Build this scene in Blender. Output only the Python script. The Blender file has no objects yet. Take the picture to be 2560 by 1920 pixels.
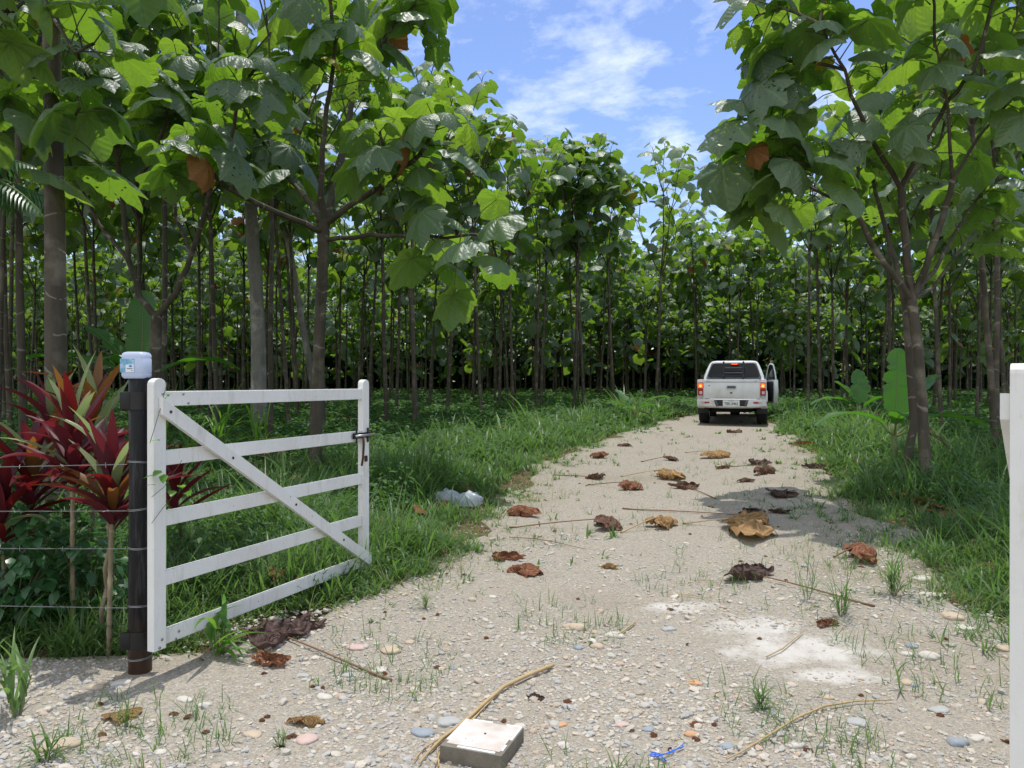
import bpy, bmesh, math, random
import numpy as np
from mathutils import Vector, Matrix

rng = np.random.default_rng(11)
random.seed(11)
S = bpy.context.scene
C = S.collection
PI = math.pi

# ------------------------------------------------------------------ camera, sky, sun, exposure
F = 1923.0                      # focal length in pixels of the 2560 x 1920 photograph
EYE = 1.5
cam_d = bpy.data.cameras.new("camera")
cam_d.sensor_width = 36.0
cam_d.lens = F / 2560.0 * 36.0
cam_d.clip_start = 0.05
cam_d.clip_end = 3000
cam = bpy.data.objects.new("camera", cam_d)
C.objects.link(cam)
cam.location = (0, 0, EYE)
cam.rotation_euler = (PI / 2 - 0.0016, 0, 0)
S.camera = cam

SUN_EL, SUN_AZ = math.radians(77), math.radians(12)      # azimuth measured from +Y towards +X
sun_dir = Vector((math.sin(SUN_AZ) * math.cos(SUN_EL), math.cos(SUN_AZ) * math.cos(SUN_EL), math.sin(SUN_EL)))
W = bpy.data.worlds.new("World")
S.world = W
W.use_nodes = True
wn, wl = W.node_tree.nodes, W.node_tree.links
wn.clear()
w_out = wn.new("ShaderNodeOutputWorld")
w_bg = wn.new("ShaderNodeBackground")
w_bg.inputs["Strength"].default_value = 0.13
sky = wn.new("ShaderNodeTexSky")
sky.sky_type = 'NISHITA'
sky.sun_disc = False
sky.sun_elevation = SUN_EL
sky.sun_rotation = SUN_AZ
sky.air_density = 1.0
sky.dust_density = 0.6
sky.ozone_density = 1.2
# thin wispy cloud layer, laid on a high plane by the viewing direction
tc = wn.new("ShaderNodeTexCoord")
sep = wn.new("ShaderNodeSeparateXYZ"); wl.new(tc.outputs["Generated"], sep.inputs[0])
mx = wn.new("ShaderNodeMath"); mx.operation = 'MAXIMUM'; mx.inputs[1].default_value = 0.06; wl.new(sep.outputs["Z"], mx.inputs[0])
dx = wn.new("ShaderNodeMath"); dx.operation = 'DIVIDE'; wl.new(sep.outputs["X"], dx.inputs[0]); wl.new(mx.outputs[0], dx.inputs[1])
dy = wn.new("ShaderNodeMath"); dy.operation = 'DIVIDE'; wl.new(sep.outputs["Y"], dy.inputs[0]); wl.new(mx.outputs[0], dy.inputs[1])
cv = wn.new("ShaderNodeCombineXYZ"); wl.new(dx.outputs[0], cv.inputs[0]); wl.new(dy.outputs[0], cv.inputs[1])
n1 = wn.new("ShaderNodeTexNoise"); n1.inputs["Scale"].default_value = 2.3; n1.inputs["Detail"].default_value = 9
n1.inputs["Roughness"].default_value = 0.64; n1.inputs["Distortion"].default_value = 0.15
mp = wn.new("ShaderNodeMapping"); mp.inputs["Location"].default_value = (3.1, 0.4, 0); mp.inputs["Scale"].default_value = (1.0, 0.8, 1)
mp.inputs["Rotation"].default_value = (0, 0, 0.5)
wl.new(cv.outputs[0], mp.inputs[0]); wl.new(mp.outputs[0], n1.inputs["Vector"])
cr = wn.new("ShaderNodeValToRGB")
cr.color_ramp.elements[0].position = 0.46; cr.color_ramp.elements[0].color = (0, 0, 0, 1)
cr.color_ramp.elements[1].position = 0.84; cr.color_ramp.elements[1].color = (1, 1, 1, 1)
# cloudier to the left; unseen cloud added behind the camera to whiten ambient light
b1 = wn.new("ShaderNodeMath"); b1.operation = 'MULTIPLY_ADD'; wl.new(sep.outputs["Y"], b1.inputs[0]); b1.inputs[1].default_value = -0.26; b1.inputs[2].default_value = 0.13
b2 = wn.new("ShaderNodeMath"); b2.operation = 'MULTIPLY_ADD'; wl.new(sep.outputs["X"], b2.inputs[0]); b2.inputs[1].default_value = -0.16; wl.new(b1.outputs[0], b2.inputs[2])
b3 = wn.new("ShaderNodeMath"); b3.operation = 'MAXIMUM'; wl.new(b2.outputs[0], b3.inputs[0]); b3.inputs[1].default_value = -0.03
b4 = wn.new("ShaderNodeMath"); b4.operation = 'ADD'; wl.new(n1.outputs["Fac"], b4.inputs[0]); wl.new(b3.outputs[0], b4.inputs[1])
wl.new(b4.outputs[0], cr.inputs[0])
hs = wn.new("ShaderNodeHueSaturation"); hs.inputs["Hue"].default_value = 0.513; hs.inputs["Saturation"].default_value = 1.15; hs.inputs["Value"].default_value = 0.93
wl.new(sky.outputs[0], hs.inputs["Color"])
mixc = wn.new("ShaderNodeMix"); mixc.data_type = 'RGBA'
wl.new(cr.outputs[0], mixc.inputs["Factor"]); wl.new(hs.outputs[0], mixc.inputs["A"])
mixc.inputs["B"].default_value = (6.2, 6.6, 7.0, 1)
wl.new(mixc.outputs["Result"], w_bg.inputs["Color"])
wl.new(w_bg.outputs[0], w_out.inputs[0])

sun_l = bpy.data.lights.new("sun", 'SUN')
sun_l.energy = 2.6
sun_l.angle = math.radians(0.55)
sun_l.color = (1.0, 0.965, 0.90)
sun = bpy.data.objects.new("sun", sun_l)
C.objects.link(sun)
sun.location = (0, 0, 30)
sun.rotation_euler = (-sun_dir).to_track_quat('-Z', 'Y').to_euler()

S.view_settings.view_transform = 'Standard'
S.view_settings.look = 'None'
S.view_settings.exposure = 0.66
S.view_settings.gamma = 1.0
S.render.engine = 'CYCLES'
S.cycles.max_bounces = 5
S.cycles.diffuse_bounces = 3
S.cycles.glossy_bounces = 2
S.cycles.transmission_bounces = 3
S.cycles.transparent_max_bounces = 6
S.cycles.caustics_reflective = False
S.cycles.caustics_refractive = False
S.cycles.sample_clamp_indirect = 4
try:
    S.cycles.use_denoising = True
    S.cycles.denoiser = 'OPENIMAGEDENOISE'
except Exception:
    pass

# ------------------------------------------------------------------ ground shape and photo-to-ground helper
def gz(x, y):
    x = np.asarray(x, float); y = np.asarray(y, float)
    t = np.maximum(0.0, y - 4.0)
    z = 0.9 * (1 - np.exp(-t / 20.0))
    z = z + 0.018 * np.sin(x * 1.9 + 0.7 * y) * np.sin(y * 1.3 + 1.0) + 0.02 * np.sin(x * 0.8 + 2.0) * np.sin(y * 0.6)
    return z

def gzf(x, y):
    return float(gz(x, y))

def G(px, py, dz=0.0):
    """ground point seen at pixel (px, py) of the 2560 x 1920 photograph"""
    a = (px - 1280) / F; b = (py - 957) / F
    lo, hi = 0.5, 120.0
    for _ in range(60):
        m = 0.5 * (lo + hi)
        if EYE - b * m > gzf(a * m, m): lo = m
        else: hi = m
    return Vector((a * lo, lo, gzf(a * lo, lo) + dz))

def P(px, py, d):
    return Vector(((px - 1280) * d / F, d, EYE - (py - 957) * d / F))

# edges of the gravel road, x as a function of y
YL = [3.9, 4.2, 5.1, 6.3, 8.5, 11.7, 15.0, 20.0, 27.0, 45.0]
XL = [-9.0, -1.75, -1.0, -0.5, 0.0, 0.6, 1.9, 4.1, 7.6, 15.2]
YR = [3.4, 4.3, 5.9, 7.0, 11.7, 17.1, 18.5, 20.0, 23.0, 30.0, 45.0]
XR = [9.0, 2.95, 3.1, 3.35, 4.6, 5.95, 6.2, 6.5, 7.2, 8.6, 15.0]
def xl(y): return np.interp(y, YL, XL)
def xr(y): return np.interp(y, YR, XR)
def road_out(x, y):
    """distance outside the gravel (negative inside), rough"""
    x = np.asarray(x, float); y = np.asarray(y, float)
    wob = 0.16 * np.sin(y * 2.3 + 0.5) + 0.10 * np.sin(y * 5.1) + 0.06 * np.sin(x * 6.0 + y * 3)
    d = np.maximum(xl(y) - x, x - xr(y)) + wob
    return np.where(y < 3.6, -1.0, d)

# ------------------------------------------------------------------ mesh builder
class MB:
    def __init__(self):
        self.v = []; self.f4 = []; self.f3 = []; self.m4 = []; self.m3 = []; self.uv = []; self.n = 0
    def add(self, v, quads=None, tris=None, uv=None, mi=0):
        v = np.asarray(v, float).reshape(-1, 3)
        self.v.append(v)
        self.uv.append(np.zeros((len(v), 2)) if uv is None else np.asarray(uv, float))
        if quads is not None and len(quads):
            q = np.asarray(quads, int).reshape(-1, 4) + self.n
            self.f4.append(q); self.m4.append(np.full(len(q), mi))
        if tris is not None and len(tris):
            t = np.asarray(tris, int).reshape(-1, 3) + self.n
            self.f3.append(t); self.m3.append(np.full(len(t), mi))
        self.n += len(v)
    def tube(self, pts, rad, seg=8, cap=True, mi=0, uvl=True):
        pts = [Vector(p) for p in pts]; n = len(pts)
        if not hasattr(rad, '__len__'): rad = [rad] * n
        V = []; U = []
        ref = Vector((0.31, 0.22, 0.93))
        acc = 0.0
        prev = None
        for i, p in enumerate(pts):
            t = (pts[min(i + 1, n - 1)] - pts[max(i - 1, 0)])
            if t.length < 1e-9: t = Vector((0, 0, 1))
            t.normalize()
            if prev is None:
                a = t.cross(ref)
                if a.length < 0.1: a = t.cross(Vector((1, 0, 0)))
            else:
                a = prev - t * prev.dot(t)
            a.normalize(); prev = a
            b = t.cross(a)
            if i: acc += (pts[i] - pts[i - 1]).length
            for k in range(seg):
                ang = 2 * PI * k / seg
                V.append(p + (a * math.cos(ang) + b * math.sin(ang)) * rad[i]); U.append((k / seg, acc))
        Q = []
        for i in range(n - 1):
            for k in range(seg):
                k2 = (k + 1) % seg
                Q.append((i * seg + k, i * seg + k2, (i + 1) * seg + k2, (i + 1) * seg + k))
        T = []
        if cap:
            V.append(pts[0]); U.append((0, 0)); V.append(pts[-1]); U.append((0, acc))
            c0, c1 = len(V) - 2, len(V) - 1
            for k in range(seg):
                k2 = (k + 1) % seg
                T.append((c0, k2, k)); T.append((c1, (n - 1) * seg + k, (n - 1) * seg + k2))
        self.add(np.array([tuple(p) for p in V]), Q, T, U, mi)
    def box(self, c, s, R=None, bev=0.0, mi=0, seg=2):
        bm = bmesh.new()
        bmesh.ops.create_cube(bm, size=1.0)
        for v in bm.verts: v.co = Vector((v.co.x * s[0], v.co.y * s[1], v.co.z * s[2]))
        if bev > 0:
            bmesh.ops.bevel(bm, geom=bm.edges[:] , offset=bev, segments=seg, profile=0.6, affect='EDGES')
        self.bm(bm, c, R, mi)
    def bm(self, bm, c=(0, 0, 0), R=None, mi=0):
        bmesh.ops.triangulate(bm, faces=[f for f in bm.faces if len(f.verts) > 4])
        bm.verts.index_update()
        M = R if R is not None else Matrix.Identity(3)
        V = np.array([tuple(M @ v.co + Vector(c)) for v in bm.verts])
        Q = [[v.index for v in f.verts] for f in bm.faces if len(f.verts) == 4]
        T = [[v.index for v in f.verts] for f in bm.faces if len(f.verts) == 3]
        self.add(V, Q, T, None, mi)
        bm.free()
    def prism(self, poly, axis, a, b, mi=0, bev=0.0):
        """extrude a closed 2-D polygon along an axis ('x': poly is (y,z); 'y': poly is (x,z); 'z': (x,y))"""
        bm = bmesh.new()
        def mk(p, t):
            return {'x': (t, p[0], p[1]), 'y': (p[0], t, p[1]), 'z': (p[0], p[1], t)}[axis]
        lo = [bm.verts.new(mk(p, a)) for p in poly]
        hi = [bm.verts.new(mk(p, b)) for p in poly]
        bm.faces.new(lo); bm.faces.new(hi[::-1])
        n = len(poly)
        for i in range(n):
            bm.faces.new((lo[(i + 1) % n], lo[i], hi[i], hi[(i + 1) % n]))
        bmesh.ops.recalc_face_normals(bm, faces=bm.faces[:])
        if bev > 0:
            ed = [e for e in bm.edges if len(e.link_faces) == 2 and e.calc_face_angle() > 0.5]
            bmesh.ops.bevel(bm, geom=ed, offset=bev, segments=2, profile=0.6, affect='EDGES')
        self.bm(bm, mi=mi)
    def build(self, name, mats, parent=None, smooth=True, link=True):
        me = bpy.data.meshes.new(name)
        v = np.concatenate(self.v); uv = np.concatenate(self.uv)
        q = np.concatenate(self.f4) if self.f4 else np.zeros((0, 4), int)
        t = np.concatenate(self.f3) if self.f3 else np.zeros((0, 3), int)
        mi = np.concatenate([np.concatenate(self.m4) if self.m4 else np.zeros(0, int), np.concatenate(self.m3) if self.m3 else np.zeros(0, int)])
        loops = np.concatenate([q.ravel(), t.ravel()]).astype(np.int32)
        tot = np.concatenate([np.full(len(q), 4), np.full(len(t), 3)]).astype(np.int32)
        start = np.concatenate([[0], np.cumsum(tot)[:-1]]).astype(np.int32)
        me.vertices.add(len(v)); me.vertices.foreach_set("co", v.astype(np.float32).ravel())
        me.loops.add(len(loops)); me.loops.foreach_set("vertex_index", loops)
        me.polygons.add(len(tot)); me.polygons.foreach_set("loop_start", start); me.polygons.foreach_set("loop_total", tot)
        me.polygons.foreach_set("material_index", mi.astype(np.int32))
        me.polygons.foreach_set("use_smooth", np.full(len(tot), bool(smooth)))
        l = me.uv_layers.new(name="UVMap")
        l.data.foreach_set("uv", uv[loops].astype(np.float32).ravel())
        if not isinstance(mats, (list, tuple)): mats = [mats]
        for m in mats: me.materials.append(m)
        me.update(calc_edges=True)
        me.validate()
        o = bpy.data.objects.new(name, me)
        if link: C.objects.link(o)
        if parent is not None: o.parent = parent
        return o

def auto(o, ang=40):
    me = o.data
    try:
        me.set_sharp_from_angle(angle=math.radians(ang))
    except Exception:
        pass
    return o

def tag(o, label=None, cat=None, group=None, kind=None):
    if label: o['label'] = label
    if cat: o['category'] = cat
    if group: o['group'] = group
    if kind or cat: o['kind'] = kind or 'thing'
    return o

def empty(name, loc=(0, 0, 0), rz=0.0):
    o = bpy.data.objects.new(name, None)
    C.objects.link(o)
    o.location = loc; o.rotation_euler = (0, 0, rz)
    o.empty_display_size = 0.2
    return o

def copy_tree(o, parent=None):
    c = o.copy(); C.objects.link(c)
    if parent is not None: c.parent = parent
    for ch in [x for x in o.children]: copy_tree(ch, c)
    return c

# ------------------------------------------------------------------ materials
class NT:
    """small helper round a node tree"""
    def __init__(self, name):
        self.m = bpy.data.materials.new(name); self.m.use_nodes = True
        self.t = self.m.node_tree; self.n = self.t.nodes; self.l = self.t.links
        self.n.clear()
        self.out = self.n.new("ShaderNodeOutputMaterial")
    def node(self, typ, **kw):
        n = self.n.new(typ)
        for k, v in kw.items(): setattr(n, k, v)
        return n
    def link(self, a, b): self.l.new(a, b)
    def put(self, sock, v):
        if isinstance(v, bpy.types.NodeSocket): self.l.new(v, sock)
        elif isinstance(v, (tuple, list)) and len(v) == 3 and sock.type == 'RGBA': sock.default_value = (*v, 1)
        else: sock.default_value = v
    def math(self, op, a, b=0.0, c=None, clamp=False):
        n = self.node("ShaderNodeMath", operation=op); n.use_clamp = clamp
        self.put(n.inputs[0], a); self.put(n.inputs[1], b)
        if c is not None: self.put(n.inputs[2], c)
        return n.outputs[0]
    def mix(self, f, a, b, mode='MIX'):
        n = self.node("ShaderNodeMix", data_type='RGBA', blend_type=mode)
        self.put(n.inputs["Factor"], f); self.put(n.inputs["A"], a); self.put(n.inputs["B"], b)
        return n.outputs["Result"]
    def ramp(self, f, stops, interp='LINEAR'):
        n = self.node("ShaderNodeValToRGB"); r = n.color_ramp; r.interpolation = interp
        while len(r.elements) < len(stops): r.elements.new(0.5)
        for e, (p, c) in zip(r.elements, stops):
            e.position = p; e.color = (*c, 1) if len(c) == 3 else c
        self.put(n.inputs[0], f)
        return n.outputs[0]
    def coords(self, which="Object"):
        return self.node("ShaderNodeTexCoord").outputs[which]
    def noise(self, vec, scale, detail=4, rough=0.55, dist=0.0):
        n = self.node("ShaderNodeTexNoise"); self.put(n.inputs["Vector"], vec)
        n.inputs["Scale"].default_value = scale; n.inputs["Detail"].default_value = detail
        n.inputs["Roughness"].default_value = rough; n.inputs["Distortion"].default_value = dist
        return n.outputs["Fac"]
    def voronoi(self, vec, scale, out="Distance", feature='F1', rand=1.0):
        n = self.node("ShaderNodeTexVoronoi", feature=feature); self.put(n.inputs["Vector"], vec)
        n.inputs["Scale"].default_value = scale; n.inputs["Randomness"].default_value = rand
        return n.outputs[out]
    def mapping(self, vec, scale=(1, 1, 1), loc=(0, 0, 0), rot=(0, 0, 0)):
        n = self.node("ShaderNodeMapping"); self.put(n.inputs[0], vec)
        n.inputs["Scale"].default_value = scale; n.inputs["Location"].default_value = loc; n.inputs["Rotation"].default_value = rot
        return n.outputs[0]
    def bump(self, h, strength=0.3, dist=0.01):
        n = self.node("ShaderNodeBump"); self.put(n.inputs["Height"], h)
        n.inputs["Strength"].default_value = strength; n.inputs["Distance"].default_value = dist
        return n.outputs[0]
    def bsdf(self, color, rough=0.6, spec=0.4, metal=0.0, normal=None, **kw):
        n = self.node("ShaderNodeBsdfPrincipled")
        self.put(n.inputs["Base Color"], color); self.put(n.inputs["Roughness"], rough)
        self.put(n.inputs["Specular IOR Level"], spec); self.put(n.inputs["Metallic"], metal)
        if normal is not None: self.put(n.inputs["Normal"], normal)
        for k, v in kw.items(): self.put(n.inputs[k.replace('_', ' ')], v)
        return n
    def done(self, shader):
        self.link(shader if isinstance(shader, bpy.types.NodeSocket) else shader.outputs[0], self.out.inputs[0])
        return self.m

def m_simple(name, col, rough=0.5, spec=0.4, metal=0.0, var=0.12, scale=6.0, bump=0.0, **kw):
    t = NT(name)
    co = t.coords()
    f = t.noise(co, scale, 5)
    c = t.mix(f, tuple(x * (1 - var) for x in col), tuple(min(1, x * (1 + var)) for x in col))
    nm = t.bump(t.noise(co, scale * 8, 4), bump, 0.004) if bump else None
    return t.done(t.bsdf(c, rough, spec, metal, nm, **kw))

def m_leaf(name, dark, light, trans, tfac=0.34, rough=0.42, spec=0.45, veins=True, holes=0.0, vein_col=(0.22, 0.30, 0.12), under=None, stripes=0):
    t = NT(name)
    geo = t.node("ShaderNodeNewGeometry")
    oi = t.node("ShaderNodeObjectInfo")
    r = geo.outputs["Random Per Island"]
    k = t.math('ADD', t.math('MULTIPLY', r, 0.75), t.math('MULTIPLY', oi.outputs["Random"], 0.25))
    co = t.coords()
    k2 = t.math('ADD', k, t.math('MULTIPLY', t.math('SUBTRACT', t.noise(co, 5.0, 4), 0.5), 0.7), clamp=True)
    col = t.mix(k2, dark, light)
    tcol = t.mix(r, trans, tuple(x * y for x, y in zip(trans, (0.62, 0.78, 0.55))))
    normal = None
    if veins:
        uv = t.coords("UV")
        sp = t.node("ShaderNodeSeparateXYZ"); t.link(uv, sp.inputs[0])
        th = t.math('MULTIPLY', t.math('ABSOLUTE', sp.outputs["X"]), PI / 0.82)
        d = t.math('ABSOLUTE', t.math('SUBTRACT', th, t.math('ROUND', th)))
        vd = t.math('MULTIPLY', d, sp.outputs["Y"])
        vm = t.math('SUBTRACT', 1.0, t.math('MULTIPLY', vd, 46.0), clamp=True)
        rib = t.math('SINE', t.math('ADD', t.math('MULTIPLY', sp.outputs["Y"], 42.0), t.math('MULTIPLY', d, -16.0)))
        rm = t.math('MULTIPLY', t.math('SUBTRACT', rib, 0.90, clamp=True), 5.0, clamp=True)
        col = t.mix(t.math('MULTIPLY', t.math('MAXIMUM', vm, t.math('MULTIPLY', rm, 0.35)), 0.75), col, vein_col)
        tcol = t.mix(t.math('MULTIPLY', t.math('MAXIMUM', vm, t.math('MULTIPLY', rm, 0.5)), 0.6), tcol, tuple(x * 0.4 for x in trans))
        normal = t.bump(t.math('ADD', t.math('MULTIPLY', rib, 0.35), t.noise(co, 30, 3)), 0.35, 0.012)
    if stripes:
        uvs = t.node("ShaderNodeSeparateXYZ"); t.link(t.coords("UV"), uvs.inputs[0])
        ed = t.math('ABSOLUTE', t.math('SUBTRACT', uvs.outputs["X"], 0.5))
        sw = t.math('SINE', t.math('MULTIPLY', t.math('SUBTRACT', uvs.outputs["Y"], t.math('MULTIPLY', ed, 0.12)), stripes))
        sw = t.math('MULTIPLY', t.math('MULTIPLY_ADD', sw, 0.5, 0.5), t.math('MULTIPLY_ADD', t.noise(co, 9, 4), 1.4, -0.2, clamp=True))
        col = t.mix(t.math('MULTIPLY', sw, 0.6), col, tuple(x * 0.45 for x in dark)); tcol = t.mix(t.math('MULTIPLY', sw, 0.5), tcol, tuple(x * 0.5 for x in trans))
        br = t.math('MULTIPLY', t.math('SUBTRACT', t.math('ADD', ed, t.math('MULTIPLY', t.noise(co, 12, 4), 0.5)), 0.72, clamp=True), 8.0, clamp=True)
        col = t.mix(br, col, (0.20, 0.13, 0.06))
    if under:
        col = t.mix(geo.outputs["Backfacing"], col, under)
    p = t.bsdf(col, rough, spec, 0.0, normal)
    tr = t.node("ShaderNodeBsdfTranslucent"); t.put(tr.inputs[0], tcol)
    if normal is not None: t.link(normal, tr.inputs["Normal"])
    ms = t.node("ShaderNodeMixShader"); ms.inputs[0].default_value = tfac
    t.link(p.outputs[0], ms.inputs[1]); t.link(tr.outputs[0], ms.inputs[2])
    sh = ms.outputs[0]
    if holes > 0:
        uv = t.coords("UV")
        off = t.node("ShaderNodeCombineXYZ"); t.put(off.inputs[0], t.math('MULTIPLY', r, 37.0)); t.put(off.inputs[1], t.math('MULTIPLY', r, 91.0))
        va = t.node("ShaderNodeVectorMath", operation='ADD'); t.link(t.mapping(uv, (9, 9, 1)), va.inputs[0]); t.link(off.outputs[0], va.inputs[1])
        vd = t.voronoi(va.outputs[0], 1.0)
        th = t.math('MULTIPLY', t.math('POWER', t.math('FRACT', t.math('MULTIPLY', r, 7.31)), 2.5), holes)
        hm = t.math('LESS_THAN', vd, th)
        tp = t.node("ShaderNodeBsdfTransparent")
        m2 = t.node("ShaderNodeMixShader"); t.link(hm, m2.inputs[0]); t.link(sh, m2.inputs[1]); t.link(tp.outputs[0], m2.inputs[2])
        sh = m2.outputs[0]
    return t.done(sh)

def m_bark(name, a, b, rings=True):
    t = NT(name)
    co = t.coords(); oi = t.node("ShaderNodeObjectInfo")
    va = t.node("ShaderNodeVectorMath", operation='ADD'); t.link(co, va.inputs[0])
    cb = t.node("ShaderNodeCombineXYZ"); t.put(cb.inputs[0], t.math('MULTIPLY', oi.outputs["Random"], 20.0)); t.link(cb.outputs[0], va.inputs[1])
    v = va.outputs[0]
    f = t.noise(t.mapping(v, (9, 9, 1.6)), 1.0, 6, 0.6)
    col = t.mix(t.math('MULTIPLY_ADD', f, 1.8, -0.4, clamp=True), a, b)
    f2 = t.noise(v, 3.0, 4)
    col = t.mix(t.math('MULTIPLY', t.math('SUBTRACT', f2, 0.52, clamp=True), 4.0, clamp=True), col, tuple(x * 1.7 + 0.02 for x in b))
    h = t.noise(t.mapping(v, (40, 40, 9)), 1.0, 4)
    if rings:
        sp = t.node("ShaderNodeSeparateXYZ"); t.link(t.coords("UV"), sp.inputs[0])
        z = t.math('ADD', t.math('MULTIPLY', sp.outputs["Y"], 2.6), t.math('MULTIPLY', t.noise(v, 2.2, 2), 1.5))
        d = t.math('ABSOLUTE', t.math('SUBTRACT', t.math('FRACT', z), 0.5))
        rg = t.math('SUBTRACT', 1.0, t.math('MULTIPLY', d, 22.0), clamp=True)
        brk = t.math('GREATER_THAN', t.noise(v, 7.0, 2), 0.47)
        rg = t.math('MULTIPLY', rg, brk)
        col = t.mix(t.math('MULTIPLY', rg, 0.55), col, (0.34, 0.30, 0.24))
        h = t.math('ADD', h, t.math('MULTIPLY', rg, 0.8))
    return t.done(t.bsdf(col, 0.75, 0.25, 0, t.bump(h, 0.5, 0.012)))

M = {}
M['leaf'] = m_leaf("balsa_leaf", (0.056, 0.100, 0.056), (0.190, 0.250, 0.170), (0.36, 0.58, 0.045), under=(0.085, 0.15, 0.045))
M['leaf_hole'] = m_leaf("balsa_leaf_eaten", (0.052, 0.092, 0.056), (0.145, 0.198, 0.136), (0.36, 0.58, 0.045), 0.40, holes=0.30, under=(0.085, 0.15, 0.045))
M['leaf_far'] = m_leaf("balsa_leaf_distant", (0.058, 0.104, 0.056), (0.200, 0.265, 0.170), (0.36, 0.58, 0.06), veins=False, under=(0.085, 0.15, 0.045))
M['petiole'] = m_simple("leaf_stalk", (0.075, 0.085, 0.035), 0.6, 0.3)
M['dead'] = m_leaf("dead_leaf", (0.22, 0.085, 0.03), (0.36, 0.17, 0.07), (0.5, 0.18, 0.04), 0.3, 0.6, 0.3, vein_col=(0.35, 0.2, 0.1))
M['yellow'] = m_leaf("yellow_leaf", (0.30, 0.28, 0.03), (0.42, 0.36, 0.05), (0.6, 0.5, 0.04), 0.4, 0.5, 0.3)
M['bark'] = m_bark("balsa_bark", (0.036, 0.030, 0.021), (0.095, 0.081, 0.058))
M['bark_pale'] = m_bark("pale_bark", (0.13, 0.12, 0.10), (0.28, 0.265, 0.235))
M['bark_limb'] = m_bark("limb_bark", (0.045, 0.040, 0.024), (0.10, 0.085, 0.055))
M['grass'] = m_leaf("grass_blade", (0.042, 0.098, 0.028), (0.125, 0.200, 0.068), (0.24, 0.42, 0.08), 0.38, 0.45, 0.35, veins=False)
M['grass_dry'] = m_leaf("dry_grass_blade", (0.20, 0.19, 0.06), (0.36, 0.33, 0.14), (0.4, 0.38, 0.14), 0.3, 0.6, 0.2, veins=False)
M['cover'] = m_leaf("ground_cover_leaf", (0.026, 0.072, 0.022), (0.080, 0.155, 0.050), (0.18, 0.36, 0.05), 0.28, 0.55, 0.2, veins=False)
M['cane'] = m_leaf("cane_leaf", (0.05, 0.15, 0.02), (0.11, 0.25, 0.04), (0.3, 0.55, 0.05), 0.4, 0.4, 0.4, veins=False)
M['banana'] = m_leaf("banana_leaf", (0.04, 0.14, 0.035), (0.08, 0.20, 0.05), (0.17, 0.42, 0.03), 0.40, 0.42, 0.4, veins=False, stripes=170.0)
M['banana_stem'] = m_simple("banana_stem", (0.16, 0.19, 0.07), 0.5, 0.4, 0, 0.4, 9)
M['red'] = m_leaf("crimson_leaf", (0.05, 0.009, 0.013), (0.155, 0.016, 0.022), (0.32, 0.018, 0.02), 0.28, 0.5, 0.28, veins=False)
M['maroon'] = m_leaf("maroon_leaf", (0.04, 0.012, 0.018), (0.11, 0.022, 0.035), (0.34, 0.03, 0.05), 0.3, 0.5, 0.28, veins=False)
M['bronze'] = m_leaf("bronze_leaf", (0.11, 0.05, 0.02), (0.22, 0.10, 0.03), (0.5, 0.18, 0.04), 0.35, 0.5, 0.28, veins=False)
M['cream'] = m_leaf("cream_green_leaf", (0.10, 0.14, 0.06), (0.27, 0.31, 0.16), (0.5, 0.6, 0.25), 0.35, 0.38, 0.4, veins=False)
M['stem_ring'] = m_bark("ringed_cane_stem", (0.12, 0.09, 0.055), (0.27, 0.22, 0.14))
M['shrub'] = m_leaf("shrub_leaf", (0.02, 0.07, 0.025), (0.05, 0.13, 0.045), (0.14, 0.36, 0.06), 0.3, 0.32, 0.5, veins=False)
M['wood_far'] = m_leaf("distant_shrub_leaf", (0.012, 0.040, 0.014), (0.035, 0.085, 0.028), (0.08, 0.2, 0.03), 0.25, 0.55, 0.25, veins=False)

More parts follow.
